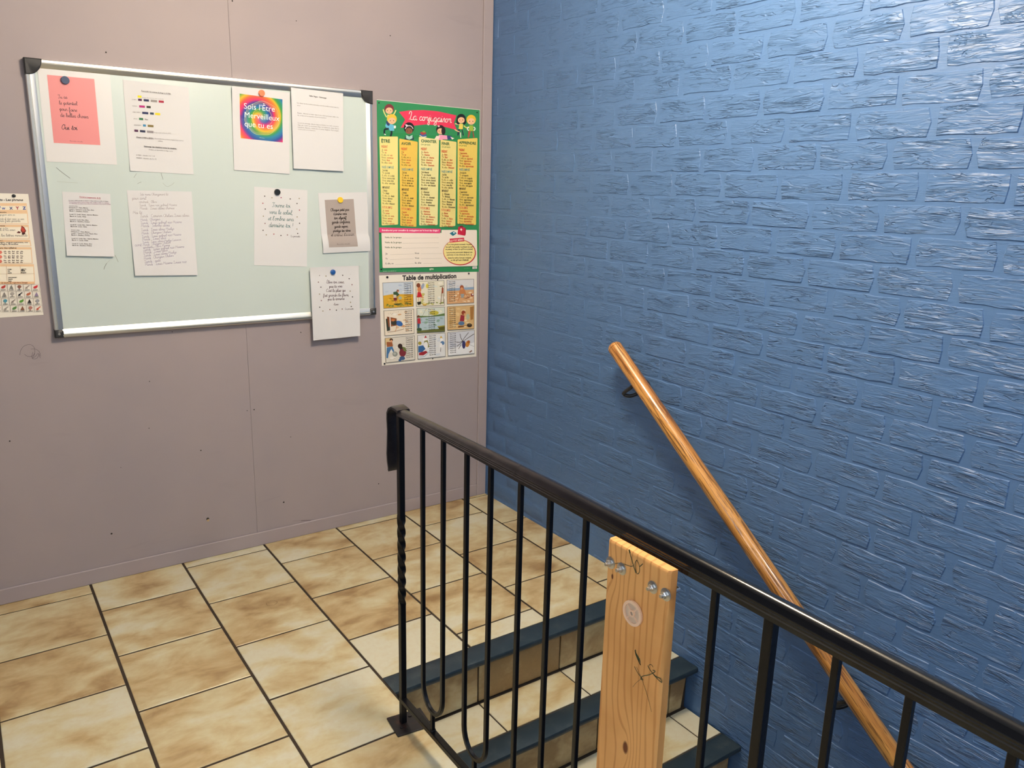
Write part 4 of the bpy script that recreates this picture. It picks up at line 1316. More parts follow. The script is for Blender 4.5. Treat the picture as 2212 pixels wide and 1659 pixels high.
for k, f in enumerate(frames):
    g = sub(f)
    p.poly(FR, *f)
    e = 0.011
    g0 = [g(e, e * 1.1), g(1 - e, e * 1.1), g(1 - e, 1 - e * 1.1), g(e, 1 - e * 1.1)]
    base = ('C9D4E0', 'E8E4D0', 'DCDDE0', 'EFE4D2', 'D8E0D4', 'D9B57E', 'DEDAD0', 'E6E8EA', 'D4D8E2')[k]
    p.poly(base, *g0)
    rnd = random.Random(k + 3)
    def wash(n, cs, u0, u1, v0, v1, r=0.07):
        for _ in range(n):
            E_(g, rnd.choice(cs), rnd.uniform(u0, u1), rnd.uniform(v0, v1), rnd.uniform(r * .5, r), rnd.uniform(r * .25, r * .55), rnd.uniform(-12, 12))
    if k == 0:
        wash(10, ['AFC0D8', 'DDE2E6', 'BCCADC'], .1, .9, .08, .42)
        S_(g, 'D9A82E', '.012,.50 .3,.46 .99,.50 .988,.985 .012,.985')
        wash(22, ['C9962A', 'E2BC4A', 'A8862C'], .1, .9, .56, .80, .06); wash(22, ['8A8A34', '6E7A30', 'B0A040'], .1, .92, .84, .94, .06)
        S_(g, '3E5A3A', '.34,.38 .46,.36 .54,.50 .46,.56 .34,.48'); S_(g, 'E6DCD0', '.34,.48 .44,.50 .44,.60 .34,.60'); S_(g, '7A2E34', '.35,.60 .44,.60 .45,.72 .35,.72')
        E_(g, '8A4A32', .49, .34, .045, .05); E_(g, 'D8A078', .50, .37, .03, .03); L_(g, 'D8A078', .0018, '.37,.72 .37,.82'); L_(g, 'D8A078', .0018, '.43,.72 .43,.82')
        L_(g, '6A5030', .001, '.24,.52 .40,.54 .52,.58'); E_(g, 'A8B8A8', .56, .62, .06, .06); E_(g, '3E4A2A', .46, .86, .13, .03)
    elif k == 1:
        wash(8, ['F0F0E4', 'DCE4DC', 'F2EEE0'], .4, .95, .1, .8, .12); wash(8, ['D8A86A', 'B6C080', 'C8C070'], .1, .3, .5, .85, .09)
        wash(10, ['A8B060', 'C8C880', '8E9E50'], .1, .95, .82, .93, .07)
        S_(g, 'C82A34', '.06,.42 .16,.42 .22,.62 .03,.64'); E_(g, 'D88A5A', .12, .32, .07, .12); E_(g, '8A4A30', .09, .16, .07, .09); L_(g, 'D88A5A', .003, '.13,.3 .20,.18 .26,.08')
        L_(g, 'D8A078', .0025, '.08,.64 .08,.80'); L_(g, 'D8A078', .0025, '.15,.64 .15,.80'); S_(g, '2E2A1E', '.03,.82 .18,.80 .16,.92 .06,.94'); E_(g, '9AA8C0', .24, .2, .05, .12, 20)
        E_(g, 'E0D050', .40, .20, .05, .09); E_(g, 'D8B050', .30, .92, .08, .06); E_(g, 'E8E0A0', .30, .89, .05, .03)
        L_(g, '6A4428', .003, '.93,.26 .86,.95'); L_(g, '6A4428', .0025, '.94,.26 .97,.92'); L_(g, '6A5A40', .003, '.84,.24 .98,.22'); S_(g, '9A4A30', '.91,.30 .97,.30 .97,.50 .90,.52')
    elif k == 2:
        wash(8, ['C4CCD8', 'E0DEDC', 'B8C2D0'], .1, .9, .08, .3); S_(g, '8FA8C4', '.012,.36 .99,.33 .99,.45 .012,.46')
        S_(g, 'D8A878', '.012,.46 .99,.44 .99,.985 .012,.985'); wash(22, ['E4C49A', 'CC9460', 'EEDCC0'], .1, .92, .55, .92, .07)
        E_(g, 'C8824E', .57, .54, .11, .17); E_(g, '9A5030', .55, .33, .07, .09); E_(g, 'D89A6A', .55, .38, .045, .05); S_(g, '9AA0A0', '.50,.60 .64,.60 .61,.76 .53,.76')
        L_(g, 'C8824E', .004, '.46,.55 .46,.72 .40,.88'); L_(g, 'C8824E', .004, '.66,.52 .74,.70 .84,.76'); E_(g, '8A3A34', .93, .66, .05, .06); E_(g, 'E8E0D8', .95, .64, .03, .03); L_(g, '7A4A30', .003, '.68,.80 .85,.74')
    elif k == 3:
        wash(16, ['E2C4A0', 'F4EEE4', 'D8A878'], .1, .9, .1, .9, .08)
        S_(g, '3A4034', '.06,.34 .18,.26 .20,.80 .08,.82'); S_(g, '8A5230', '.10,.24 .42,.34 .42,.62 .14,.66'); S_(g, 'E8E0D8', '.18,.26 .215,.26 .225,.84 .19,.84')
        E_(g, '3A6AB0', .50, .55, .13, .10, 25); E_(g, '3A3C34', .32, .50, .10, .10); E_(g, 'C87848', .30, .40, .06, .05); L_(g, 'D8A078', .003, '.42,.62 .38,.80 .34,.86'); L_(g, '8A6A48', .002, '.1,.86 .4,.84 .66,.78')
        for a in range(12): E_(g, 'A8A09A', rnd.uniform(.1, .6), rnd.uniform(.05, .2), .015, .006, rnd.uniform(-30, 30))
    elif k == 4:
        wash(8, ['E8E4C4', 'D8E0C0', 'EAEAD8'], .1, .9, .08, .26); E_(g, 'C8BC48', .62, .22, .16, .09); S_(g, '5E7A42', '.012,.30 .5,.34 .99,.26 .99,.37 .012,.40')
        S_(g, 'B4C8D2', '.012,.38 .99,.36 .99,.92 .012,.92'); wash(16, ['98B4B8', 'C8D8DE', '88A898'], .15, .9, .42, .8, .08); S_(g, '6A7038', '.012,.90 .99,.86 .99,.985 .012,.985')
        S_(g, 'B8303A', '.02,.40 .12,.40 .14,.62 .02,.62'); E_(g, '7A4430', .06, .33, .04, .05); S_(g, '3A5A7A', '.02,.62 .10,.62 .08,.80 .03,.80'); L_(g, '5A6A50', .001, '.12,.46 .22,.28 .32,.06 .37,.04')
        S_(g, '5E5A20', '.73,.78 .99,.76 .99,.92 .82,.92'); S_(g, 'A8A040', '.73,.76 .99,.74 .99,.78 .76,.81'); E_(g, '3E5A40', .08, .85, .09, .06)
    elif k == 5:
        wash(22, ['C8A05E', 'E4C890', 'B88A4A', 'E8D8B0'], .1, .9, .1, .9, .09)
        S_(g, 'A8783E', '.84,.08 .98,.05 .96,.60 .86,.62'); E_(g, '9A4428', .60, .30, .07, .09); S_(g, '9A2E3A', '.50,.38 .64,.42 .62,.66 .46,.64'); E_(g, 'D8A078', .64, .36, .03, .04)
        E_(g, '5A7AA0', .52, .74, .11, .08); E_(g, '3A2C22', .82, .84, .09, .08); E_(g, '6A5A3A', .83, .80, .05, .03); E_(g, 'B8C0A0', .76, .48, .06, .12); S_(g, '8A5A2A', '.40,.84 .62,.84 .60,.90 .40,.92')
    elif k == 6:
        wash(12, ['EDEAE4', 'D4CCC0', 'E8E0D4'], .1, .9, .1, .9, .1); S_(g, 'D8C090', '.012,.012 .22,.012 .14,.2 .012,.3')
        S_(g, 'A0603A', '.05,.16 .24,.18 .26,.36 .05,.36'); E_(g, '3E2A22', .21, .10, .06, .07); E_(g, 'D8A078', .21, .14, .04, .05); S_(g, '4A78A8', '.05,.38 .24,.36 .30,.56 .26,.60 .20,.46 .10,.66 .08,.82 .02,.80')
        E_(g, '8E948E', .32, .68, .09, .10); E_(g, 'B8BCB4', .31, .66, .05, .05); E_(g, '3A2820', .50, .38, .08, .10); E_(g, '3A2820', .54, .48, .06, .10); E_(g, '7A2E36', .58, .66, .12, .16); S_(g, '6E7A44', '.56,.40 .68,.46 .72,.62 .62,.60'); E_(g, '44608A', .56, .88, .10, .08); E_(g, '3A5A8A', .48, .95, .05, .05)
    elif k == 7:
        wash(12, ['F2F4F6', 'D4DCE6', 'E4E8F0'], .1, .9, .1, .9, .1)
        E_(g, 'F6F6F6', .27, .20, .07, .09); S_(g, 'B82E38', '.24,.14 .29,.03 .34,.14'); S_(g, '8A8A4A', '.24,.26 .36,.24 .42,.54 .34,.56 .30,.36 .24,.44'); E_(g, 'F4F4F4', .30, .45, .07, .14)
        E_(g, 'A89A44', .08, .34, .06, .07); S_(g, '3A68A0', '.02,.46 .20,.44 .28,.60 .16,.72 .02,.72'); S_(g, 'A02A34', '.04,.74 .30,.68 .36,.76 .20,.86 .04,.84'); L_(g, '7A9AC0', .002, '.05,.92 .25,.90 .42,.72')
        S_(g, 'D8B040', '.80,.20 .84,.10 .90,.22'); E_(g, 'F8F8F8', .86, .28, .05, .07); E_(g, '5A80B0', .89, .42, .07, .08); E_(g, 'F4F4F6', .84, .54, .05, .12); L_(g, '2A2A2A', .0025, '.83,.60 .82,.78')
    else:
        wash(12, ['E2E6EE', 'C4CAD8', 'DCE0EA'], .1, .9, .1, .9, .1); S_(g, 'EEF0F4', '.012,.74 .99,.52 .99,.985 .012,.985')
        for s_ in ('.46,.10 .50,.30 .58,.46', '.78,.08 .62,.30 .54,.46', '.99,.16 .80,.28 .62,.40', '.32,.44 .46,.46 .56,.42', '.34,.62 .50,.50 .58,.42', '.40,.74 .50,.56'):
            L_(g, '4A4240', .0028, s_)
        E_(g, '3A3A70', .60, .58, .06, .16); E_(g, 'D08A3A', .74, .56, .07, .13, 15); E_(g, 'A05A2A', .78, .48, .05, .06); L_(g, '5A5A60', .001, '.82,.60 .98,.70'); S_(g, '8A6A60', '.78,.92 .88,.84 .92,.88 .84,.94')
    # times table
    cx_ = (0.70, 0.42, 0.08)[k % 3] if k != 3 and k != 6 else 0.70
    for i in range(10):
        v = 0.10 + i * 0.088
        a, b = g(cx_, v), g(cx_ + 0.225, v)
        p.text(f'{k + 1} x {i + 1} = {(k + 1) * (i + 1)}', a, b, '1E1C20', 0.05, h=0.0074)
p.build('printed_picture', o, M_GINK)

# --- French language poster at the left edge of the view
LX0 = -2.108
def WP(x, z):
    """wall coordinates -> photo pixel, used only to hand corners to sheet()"""
    d = _R.inverted() @ (Vector((x, WY, z)) - CAM_LOC)
    return (1106 + F_PX * d.x / -d.z, 829.5 - F_PX * d.y / -d.z)
o = sheet('poster', 'cream school poster of letters and small pictures at the left edge', 'poster', [WP(LX0, 1.422), (61, 419), WP(LX0, 1.016), (94, 680)], WY, None, M_GLOSSP, 0.0007)
p = Print(WY, (0, 400, 5.53))
p.text('Les sons - Les mots - Les phrases', (-330, 185), (278, 188), '1E1A1A', 0.03)
PE = 'ECC9A0'
p.P(PE, '-500,212 318,215 326,305 322,325 -500,325'); p.P('F4EBD8', '-500,245 316,248 320,296 -500,296')
for t, x, c in (('S', -240, 'B02838'), ('T', -166, '2A4A9A'), ('U', -90, 'B02838'), ('V', -30, '2A4A9A'), ('W', 22, '2A4A9A'), ('X', 112, '1E3A7A'), ('Y', 188, 'A02838'), ('Z', 270, '2A4A9A')):
    p.text(t, (x, 290), (x + 44, 290), c, 0.05)
def secb(y0, y1, x1, title, tx, n=0):
    p.P(PE, f'-500,{y0} {x1},{y0 + 4} {x1 + 14},{y1} -500,{y1}')
    p.P('F6EEDC', f'-500,{y0 + 30} {x1 - 8},{y0 + 32} {x1 + 4},{y1 - 6} -500,{y1 - 6}')
    if title: p.text(title, tx[0], tx[1], '3A2A22', 0.03)
secb(308, 462, 328, 'Une histoire', ((-70, 332), (78, 332)))
secb(468, 640, 340, 'Les phrases', ((-70, 492), (60, 492)))
secb(648, 728, 360, 'mot ?', ((-20, 668), (34, 668)))
secb(736, 935, 376, 'Lecture des syllabes', ((-60, 760), (198, 758)))
secb(940, 1160, 404, None, None)
for t, a, b in (('Le compagnon aime sa', (-80, 362), (180, 362)), ('et les commande il doit venir ce soir', (-160, 412), (290, 414)), ('Le cours mes faits parents', (-150, 438), (246, 438)), ('un jour ou fou', (-50, 522), (98, 522)), ('belle et ma soeur', (-40, 544), (184, 544)), ('a et les lettres minuscule', (-60, 612), (328, 612))):
    p.hand(t, a, b, '4A423C', 0.6, n=2)
for t, a, b in (('montagne, coupure personne, cou', (-60, 690), (332, 690)), ('montagne, Bruxelles', (-40, 712), (218, 712))):
    p.text(t, a, b, '4A3A34', 0.03)
# butterfly
p.P('5A2420', '198,570 220,548 250,560 235,575'); p.P('7A2A22', '245,540 258,482 290,505 312,545 300,570 262,572'); p.ell('3A1A16', 280, 580, 22, 12, -10); p.P('C04A38', '250,530 262,500 285,515 300,545 275,560')
for y in (802, 856, 910):
    p.P('E07A6A', f'-60,{y - 20} 14,{y - 20} 28,{y} 14,{y + 20} -60,{y + 20}')
    for i in range(5):
        p.text(random.choice(('ba', 'bo', 'bi', 'gra', 'pla', 'vo')), (46 + i * 50, y - 4), (76 + i * 50, y - 4), '4A3A34', 0.04, h=0.006)
        p.text(random.choice(('lu', 'li', 'cha', 'chi', 'ou', 'an')), (50 + i * 48, y + 18), (78 + i * 48, y + 18), '4A3A34', 0.04, h=0.006)
for x, y, ws in ((90, 972, ('rouge', 'vie', 'verte')), (252, 970, ('garçon', 'fille', 'fleurs')), (100, 1070, ('grandement', 'mardi', 'luge'))):
    for i, t in enumerate(ws):
        p.text(t, (x, y + 38 + i * 22), (x + 10 * len(t), y + 36 + i * 22), '2E2A28', 0.04)
for s_ in ('75,965 85,1145', '240,962 248,1060', '-200,1062 410,1056'):
    p.L('B89878', .0008, s_, 1)
p.P('E8BE94', '-400,1155 412,1152 416,1180 -400,1182'); p.text('Je lis et je nomme tous ces mots en regardant l\'image', (-260, 1176), (330, 1170), '6A2A22', 0.03)
icons = [['C0403A', '7A7A74', '8A5A4A', '9A8A80', 'C8303A'], ['8A8480', 'A09A94', '1E1C22', 'B8684A', '8A7A9A'], ['4A90A8', '8A8078', '5E9A3A', '2A2422', '9A9AA0'], ['A09A92', '5A8A4A', '8A5A40', 'B07A70', 'C05A48']]
for r in range(4):
    for c in range(-4, 5):
        x = -46 + c * 92 + 140 - 100 + r * 8 + 5 + 42
        x = 135 + (c - 1) * 96 - 48 + r * 12
        y = 1185 + r * 84
        if x > 400 + r * 14: continue
        p.L('8A8078', .0007, f'{x},{y} {x + 90},{y - 3} {x + 98},{y + 76} {x + 6},{y + 80} {x},{y}', 1)
        col = icons[r][c % 5]
        cx_, cy_ = x + 48, y + 32
        kd = (r * 5 + c) % 4
        if kd == 0: p.ell(col, cx_, cy_, 26, 15, -20); p.ell(col, cx_ + 18, cy_ - 14, 10, 10)
        elif kd == 1: p.P(col, f'{cx_ - 24},{cy_ + 22} {cx_},{cy_ - 26} {cx_ + 26},{cy_ + 22}')
        elif kd == 2: p.ell(col, cx_, cy_ - 6, 24, 18); p.P(col, f'{cx_ - 6},{cy_} {cx_ + 6},{cy_} {cx_ + 6},{cy_ + 26} {cx_ - 6},{cy_ + 26}')
        else: p.L(col, .003, f'{cx_ - 24},{cy_ + 20} {cx_},{cy_ - 4} {cx_ + 24},{cy_ - 20}'); p.ell(col, cx_ - 10, cy_ + 8, 14, 10, 30)
        p.L('4A4440', .0016, f'{x + 18},{y + 66} {x + 76},{y + 64}', 1)
# keep only what lies on the sheet
lo = LX0 + 0.003
keepF, keepC = [], []
for f, c in zip(p.F, p.C):
    if all(p.V[i][0] > LX0 - 0.25 for i in f):
        keepF.append(f); keepC.append(c)
p.F, p.C = keepF, keepC
p.V = [(max(v[0], lo), v[1], v[2]) for v in p.V]
p.build('printed_picture', o, M_GINK)

# tacks
def tack(px, py, label, r=0.0042):
    c = sight(px, py, 1, WY - 0.003)
    bm = bmesh.new()
    disc_mesh(bm, (c.x, WY - 0.0008, c.z), (0, -1, 0), r, 0.0022, 14, 0.001)
    tag(place('thumbtack', bmdone(bm, 'thumbtack', True), M_BLACK), label, 'thumbtack', 'dark tacks holding the wall posters')
tack(837, 599, 'dark tack in the top left corner of the multiplication poster', 0.0052)
tack(1013, 591, 'dark tack in the top right corner of the multiplication poster')
tack(831, 786, 'dark tack in the bottom left corner of the multiplication poster')
tack(935, 775, 'tiny dark tack at the bottom centre of the multiplication poster', 0.0026)
tack(30, 423, 'dark tack at the top of the cream school poster', 0.0055)
tack(819, 222, 'small dark tack in the top left corner of the green poster', 0.003)
tack(1031, 243, 'small dark tack in the top right corner of the green poster', 0.0028)
tack(824, 582, 'dark tack under the torn bottom left corner of the green poster', 0.004)

# pen scribble and scuffs on the mauve wall
p = Print(-0.0002, (0, 680, 2.676))
for s_ in ('115,232 120,205 140,180 175,172 198,190 200,225 188,250 205,240 222,222 232,250', '178,198 205,198 228,215 234,240', '142,228 160,240 188,238 200,222', '190,215 184,240 192,256 215,250 226,225'):
    p.L('4E4650', .0009, s_)
p.L('5A4C54', .0016, '1740,1190 1775,1188 1810,1192')
p.L('7A6C72', .0008, '1690,1193 1790,1185 1830,1188')
o = p.build('pen_scribble', wb)
# hair-like pencil curl on a floor tile
def floor_line(pts, col, wd, name):
    V = [sight(x, y, 2, 0.0009) for x, y in pts]
    q = smooth_pts([(v.x, v.y) for v in V])
    v, f = ribbon(q, wd)
    me = bpy.data.meshes.new(name); me.from_pydata([(a, b, 0.0009) for a, b in v], [], f)
    return place(name, me, colour_mat(name + '_ink', hx(col), 0.6), fl)
floor_line([(575, 1302), (578, 1308), (592, 1307), (599, 1300), (590, 1297), (583, 1298)], '6A5636', 0.0011, 'pen_mark')

# ================================================================== IRON RAILING
RX = -1.15
rail = thing('railing', 'black wrought iron railing with twisted post guarding the stair well', 'railing', (RX, -2.4, 0.0))
ZR = 0.909           # underside of the handrail
def zr(y): return ZR + (y + 1.4) * 0.0115
prof = [(-0.0215, 0.001), (-0.0215, 0.009), (-0.0195, 0.0105), (-0.0195, 0.0135), (-0.0178, 0.0150), (-0.0178, 0.0180), (-0.0160, 0.0200), (-0.0145, 0.0255), (-0.0115, 0.0300), (-0.0070, 0.0330), (0, 0.0345)]
prof = [(x * 0.83, z * 0.84) for x, z in prof]
prof = prof + [(-x, z) for x, z in prof[-2::-1]]
prof = [(-0.0160, 0.0)] + prof + [(0.0160, 0.0)]
bm = bmesh.new()
Y0, Y1 = -1.362, -3.70
rings = []
for y in [Y0, -1.40, -1.45, -1.52, -1.6, -1.7, -1.85] + [-2.0 - 0.3 * k for k in range(6)] + [Y1]:
    s_ = 0.50 + 0.57 * min(1.0, max(0.0, (-1.38 - y) / 0.62)) ** 0.7
    rings.append([bm.verts.new((RX + x, y, zr(y) + z * s_)) for x, z in prof])
for a, b in zip(rings, rings[1:]):
    for i in range(len(prof)):
        bm.faces.new((a[i], a[(i + 1) % len(prof)], b[(i + 1) % len(prof)], b[i]))
bm.faces.new(rings[0]); bm.faces.new(rings[-1][::-1])
hr = place('handrail', bmdone(bm, 'handrail', True), M_RAIL, rail)
# scroll: the end of the rail is beaten flat and bent down past the post
path = [(-1.366, ZR + 0.0115), (-1.350, ZR + 0.0145), (-1.334, ZR + 0.0155), (-1.320, ZR + 0.009), (-1.311, ZR - 0.004), (-1.3085, ZR - 0.022), (-1.311, ZR - 0.052), (-1.315, ZR - 0.084), (-1.317, ZR - 0.112), (-1.314, ZR - 0.136), (-1.309, ZR - 0.154), (-1.303, ZR - 0.163), (-1.298, ZR - 0.160)]
wid = [0.0178, 0.0185, 0.0195, 0.0205, 0.0205, 0.0195, 0.0195, 0.0225, 0.0250, 0.0225, 0.0180, 0.0150, 0.013]
bm = bmesh.new()
rings = []
for i, (y, z) in enumerate(path):
    a, b = path[max(i - 1, 0)], path[min(i + 1, len(path) - 1)]
    t = Vector((b[0] - a[0], b[1] - a[1])).normalized()
    nrm = Vector((-t.y, t.x)) * 0.0040
    wv = wid[i]
    rings.append([bm.verts.new((RX + sx_ * wv, y + sn * nrm.x, z + sn * nrm.y)) for sx_, sn in ((-1, -1), (-1, 0.5), (-0.85, 1), (0.85, 1), (1, 0.5), (1, -1))])
for a, b in zip(rings, rings[1:]):
    for i in range(6):
        bm.faces.new((a[i], a[(i + 1) % 6], b[(i + 1) % 6], b[i]))
bm.faces.new(rings[0]); bm.faces.new(rings[-1][::-1])
place('scroll_end', bmdone(bm, 'scroll_end', True), M_RAIL, rail)
# first post with the twisted middle
PYY = -1.3475
bm = bmesh.new()
zs, tw = [], []
z = 0.004
while z < ZR + 0.004:
    zs.append(z)
    t = min(1, max(0, (z - 0.375) / (0.625 - 0.375)))
    tw.append(t * math.pi * 3.5)
    z += 0.004 if 0.36 < z < 0.64 else 0.03
zs.append(ZR + 0.008); tw.append(tw[-1])
sweep(bm, [(RX, PYY, z) for z in zs], sq(0.0165, 0.0015), up=Vector((0, 1, 0)), twist=tw, scale=[1.0 if not 0.37 < z < 0.63 else 1.06 for z in zs])
place('post', bmdone(bm, 'post', True), M_IRON, rail)
def base_plate(y, ang):
    bm = bmesh.new()
    add_box(bm, -0.051, 0.051, -0.044, 0.044, 0, 0.005, 0.001)
    bmesh.ops.transform(bm, matrix=Matrix.Translation((RX + 0.015, y, 0.0006)) @ Matrix.Rotation(ang, 4, 'Z'), verts=bm.verts)
    o = place('base_plate', bmdone(bm, 'base_plate'), M_RUST, rail)
    for dx, dy in ((-0.030, -0.012), (0.012, 0.020)):
        b2 = bmesh.new()
        disc_mesh(b2, (RX + 0.015 + dx, y + dy, 0.0055), (0, 0, 1), 0.0055, 0.003, 8)
        place('bolt', bmdone(b2, 'bolt'), M_RUST, o)
base_plate(-1.3555, math.radians(-6))
for yp in (-2.4915, -3.63):
    bm = bmesh.new()
    sweep(bm, [(RX, yp, 0.004), (RX, yp, zr(yp) - 0.05), (RX, yp, zr(yp) + 0.004)], sq(0.0165, 0.0013), up=Vector((0, 1, 0)))
    place('post', bmdone(bm, 'post', True), M_IRON, rail)
    base_plate(yp, 0)
# bottom rail
bm = bmesh.new()
sweep(bm, [(RX, -1.334, 0.0775), (RX, -1.345, 0.0785), (RX, -2.4, 0.0800), (RX, -3.64, 0.0815)], [(-0.0088, -0.006), (0.0088, -0.006), (0.0088, 0.005), (0.0075, 0.0065), (-0.0075, 0.0065), (-0.0088, 0.005)])
disc_mesh(bm, (RX - 0.002, -1.336, 0.0785), (0, 1, 0.1), 0.0085, 0.010, 12, 0.002)
place('bottom_rail', bmdone(bm, 'bottom_rail', True), M_IRON, rail)
# balusters: joined in pairs by a U at the foot and a short stem
pairs = [(-1.466, -1.567), (-1.672, -1.7695), (-1.880, -1.978), (-2.085, -2.187), (-2.287, -2.3895), (-2.596, -2.695), (-2.812, -2.912), (-3.015, -3.115), (-3.218, -3.318), (-3.421, -3.521)]
for ya, yb in pairs:
    r = (ya - yb) / 2
    yc = (ya + yb) / 2
    zb = 0.140
    zc = zb + r * 1.25
    path = [(ya, zr(ya) + 0.003), (ya, 0.6), (ya, zc + 0.05), (ya, zc)]
    for i in range(1, 12):
        t = math.pi * i / 12
        path.append((yc + r * math.cos(t), zc - r * 1.25 * math.sin(t)))
    path += [(yb, zc), (yb, zc + 0.05), (yb, 0.6), (yb, zr(yb) + 0.003)]
    bm = bmesh.new()
    sweep(bm, [(RX, y, z) for y, z in path], sq(0.0104, 0.0012), up=Vector((1, 0, 0)))
    place('baluster_pair', bmdone(bm, 'baluster_pair', True), M_IRON, rail)
    bm = bmesh.new()
    sweep(bm, [(RX, yc, 0.084), (RX, yc, zb + 0.001)], sq(0.0100, 0.001), up=Vector((0, 1, 0)))
    disc_mesh(bm, (RX, yc, 0.0845), (0, 0, 1), 0.0085, 0.004, 10, 0.002)
    place('stem', bmdone(bm, 'stem', True), M_IRON, rail)

# ================================================================== PLANK BOLTED TO THE RAILING
PXF, PXB = -1.1910, -1.1730
pl = thing('wooden_plank', 'upright orange pine plank bolted to the black railing', 'plank', (-1.182, -2.265, 0.001))
bm = bmesh.new()
NZ, NY = 24, 8
rnd = random.Random(5)
ya, yb = -2.1885, -2.3320
sec = []
def plank_sec(z, tz):
    pts = []
    b = 0.004
    for x, y in ((PXB, ya), (PXF + b, ya), (PXF, ya - b)):
        pts.append((x, y))
    for i in range(1, NY):
        pts.append((PXF, ya - b + (yb + 2 * b - ya) * i / NY))
    for x, y in ((PXF, yb + b), (PXF + b, yb), (PXB, yb)):
        pts.append((x, y))
    out = []
    for x, y in pts:
        jit = rnd.uniform(-0.0004, 0.0004)
        out.append((x + jit, y + jit, z))
    return out
rings = []
for k in range(NZ + 1):
    z = 0.001 + (0.898 - 0.001) * k / NZ
    rings.append([bm.verts.new(c) for c in plank_sec(z, 0)])
rings.append([bm.verts.new(c) for c in plank_sec(0.902, 1)])
last = [bm.verts.new((x + (0.002 if x < -1.18 else 0), y, z + 0.003)) for x, y, z in [tuple(v.co) for v in rings[-1]]]
rings.append(last)
for a, b in zip(rings, rings[1:]):
    for i in range(len(a)):
        bm.faces.new((a[i], a[(i + 1) % len(a)], b[(i + 1) % len(a)], b[i]))
bm.faces.new(rings[0]); bm.faces.new(rings[-1][::-1])
place('board', bmdone(bm, 'board', True), M_PINE, pl)
# U bolts round the hidden balusters, their ends through the plank with washers and nuts
def fixing(px, py, yb_):
    c = sight(px, py, 0, PXF - 0.008)
    bm = bmesh.new(); disc_mesh(bm, (PXF - 0.0004, c.y, c.z), (-1, 0, 0), 0.0106, 0.0016, 24)
    w_ = place('washer', bmdone(bm, 'washer', True), M_ZINC, pl)
    bm = bmesh.new(); disc_mesh(bm, (PXF - 0.002, c.y, c.z), (-1, 0, 0), 0.0058, 0.0055, 6)
    place('nut', bmdone(bm, 'nut'), M_ZINC, pl)
    bm = bmesh.new(); disc_mesh(bm, (PXF - 0.007, c.y, c.z), (-1, 0, 0), 0.0032, 0.0058, 12)
    place('bolt_end', bmdone(bm, 'bolt_end'), M_ZINC, pl)
    return c
for a, b, yb_ in (((1312, 1218), (1336, 1231), -2.187), ((1403, 1271), (1431, 1287), -2.287)):
    c0 = fixing(*a, yb_); c1 = fixing(*b, yb_)
    yc = (c0.y + c1.y) / 2
    r = abs(c0.y - c1.y) / 2
    path = [(PXF + 0.001, yc + r)]
    path += [(-1.163, yc + r)] + [(-1.163 + 0.0035 * math.sin(math.pi * i / 10), yc + r * math.cos(math.pi * i / 10)) for i in range(1, 10)] + [(-1.163, yc - r), (PXF + 0.001, yc - r)]
    bm = bmesh.new(); sweep(bm, [(x, y, c0.z) for x, y in path], circ(0.003, 8))
    place('u_bolt', bmdone(bm, 'u_bolt', True), M_ZINC, pl)
# pen marks on the plank
def plank_marks():
    V, Fc = [], []
    def add(pts, wd):
        q = [sight(1200 + x / 2.968, 1100 + y / 2.968, 0, PXF - 0.0006) for x, y in pts]
        q = smooth_pts([(v.y, v.z) for v in q])
        v, f = ribbon(q, wd)
        o_ = len(V); V.extend((PXF - 0.0006, a, b) for a, b in v); Fc.extend(tuple(i + o_ for i in t) for t in f)
    add([(470, 262), (482, 300), (500, 365), (515, 410)], 0.0016)
    add([(472, 258), (478, 282)], 0.003)
    add([(365, 358), (400, 345), (440, 352), (480, 366), (500, 362)], 0.001)
    add([(520, 325), (510, 350), (512, 385), (525, 415), (538, 400), (536, 360), (522, 326)], 0.0012)
    add([(540, 368), (560, 350)], 0.0014)
    for k in range(6):
        add([(508 + k * 6, 905 + k * 10), (520 + k * 5, 945 + k * 8)], 0.0012)
    add([(512, 900), (516, 935), (545, 1000), (528, 960)], 0.002)
    add([(505, 1008), (530, 1055), (556, 1085), (560, 1095), (545, 1085), (560, 1070), (600, 1062), (640, 1040), (622, 1032)], 0.0013)
    add([(592, 1002), (605, 1030), (640, 1070), (670, 1085), (682, 1110), (660, 1095), (628, 1060)], 0.0016)
    add([(520, 1010), (560, 1110), (590, 1200), (615, 1300)], 0.0007)
    add([(555, 1085), (520, 1110), (495, 1140)], 0.0006)
    add([(598, 1000), (612, 996), (625, 1012)], 0.001)
    me = bpy.data.meshes.new('pen_marks'); me.from_pydata(V, [], Fc)
    tag(place('pen_marks', me, colour_mat('green_pen', hx('3E4A32'), 0.6), pl), kind='stuff')
plank_marks()
# translucent plastic disc screwed to the plank
c = sight(1365.5, 1325, 0, PXF - 0.004)
dt = thing('plastic_disc', 'pale translucent round plastic disc with spokes screwed to the plank', 'disc', (PXF - 0.002, c.y, c.z - 0.022))
def annulus(bm, r0, r1, x0, x1, n=36, a0=0, a1=2 * math.pi):
    r0, r1 = r0 * 0.8, r1 * 0.8
    rr = []
    for i in range(n + 1):
        a = a0 + (a1 - a0) * i / n
        rr.append([bm.verts.new((x, c.y + r * math.cos(a), c.z + r * math.sin(a))) for r, x in ((r0, x0), (r1, x0), (r1, x1), (r0, x1))])
    for i in range(n):
        for j in range(4):
            bm.faces.new((rr[i][j], rr[i][(j + 1) % 4], rr[i + 1][(j + 1) % 4], rr[i + 1][j]))
XA = PXF - 0.0007
bm = bmesh.new(); annulus(bm, 0.004, 0.0262, XA, XA - 0.0018)
place('disc_plate', bmdone(bm, 'disc_plate', True), M_DISC, dt)
bm = bmesh.new(); annulus(bm, 0.0212, 0.0272, XA - 0.0004, XA - 0.0042)
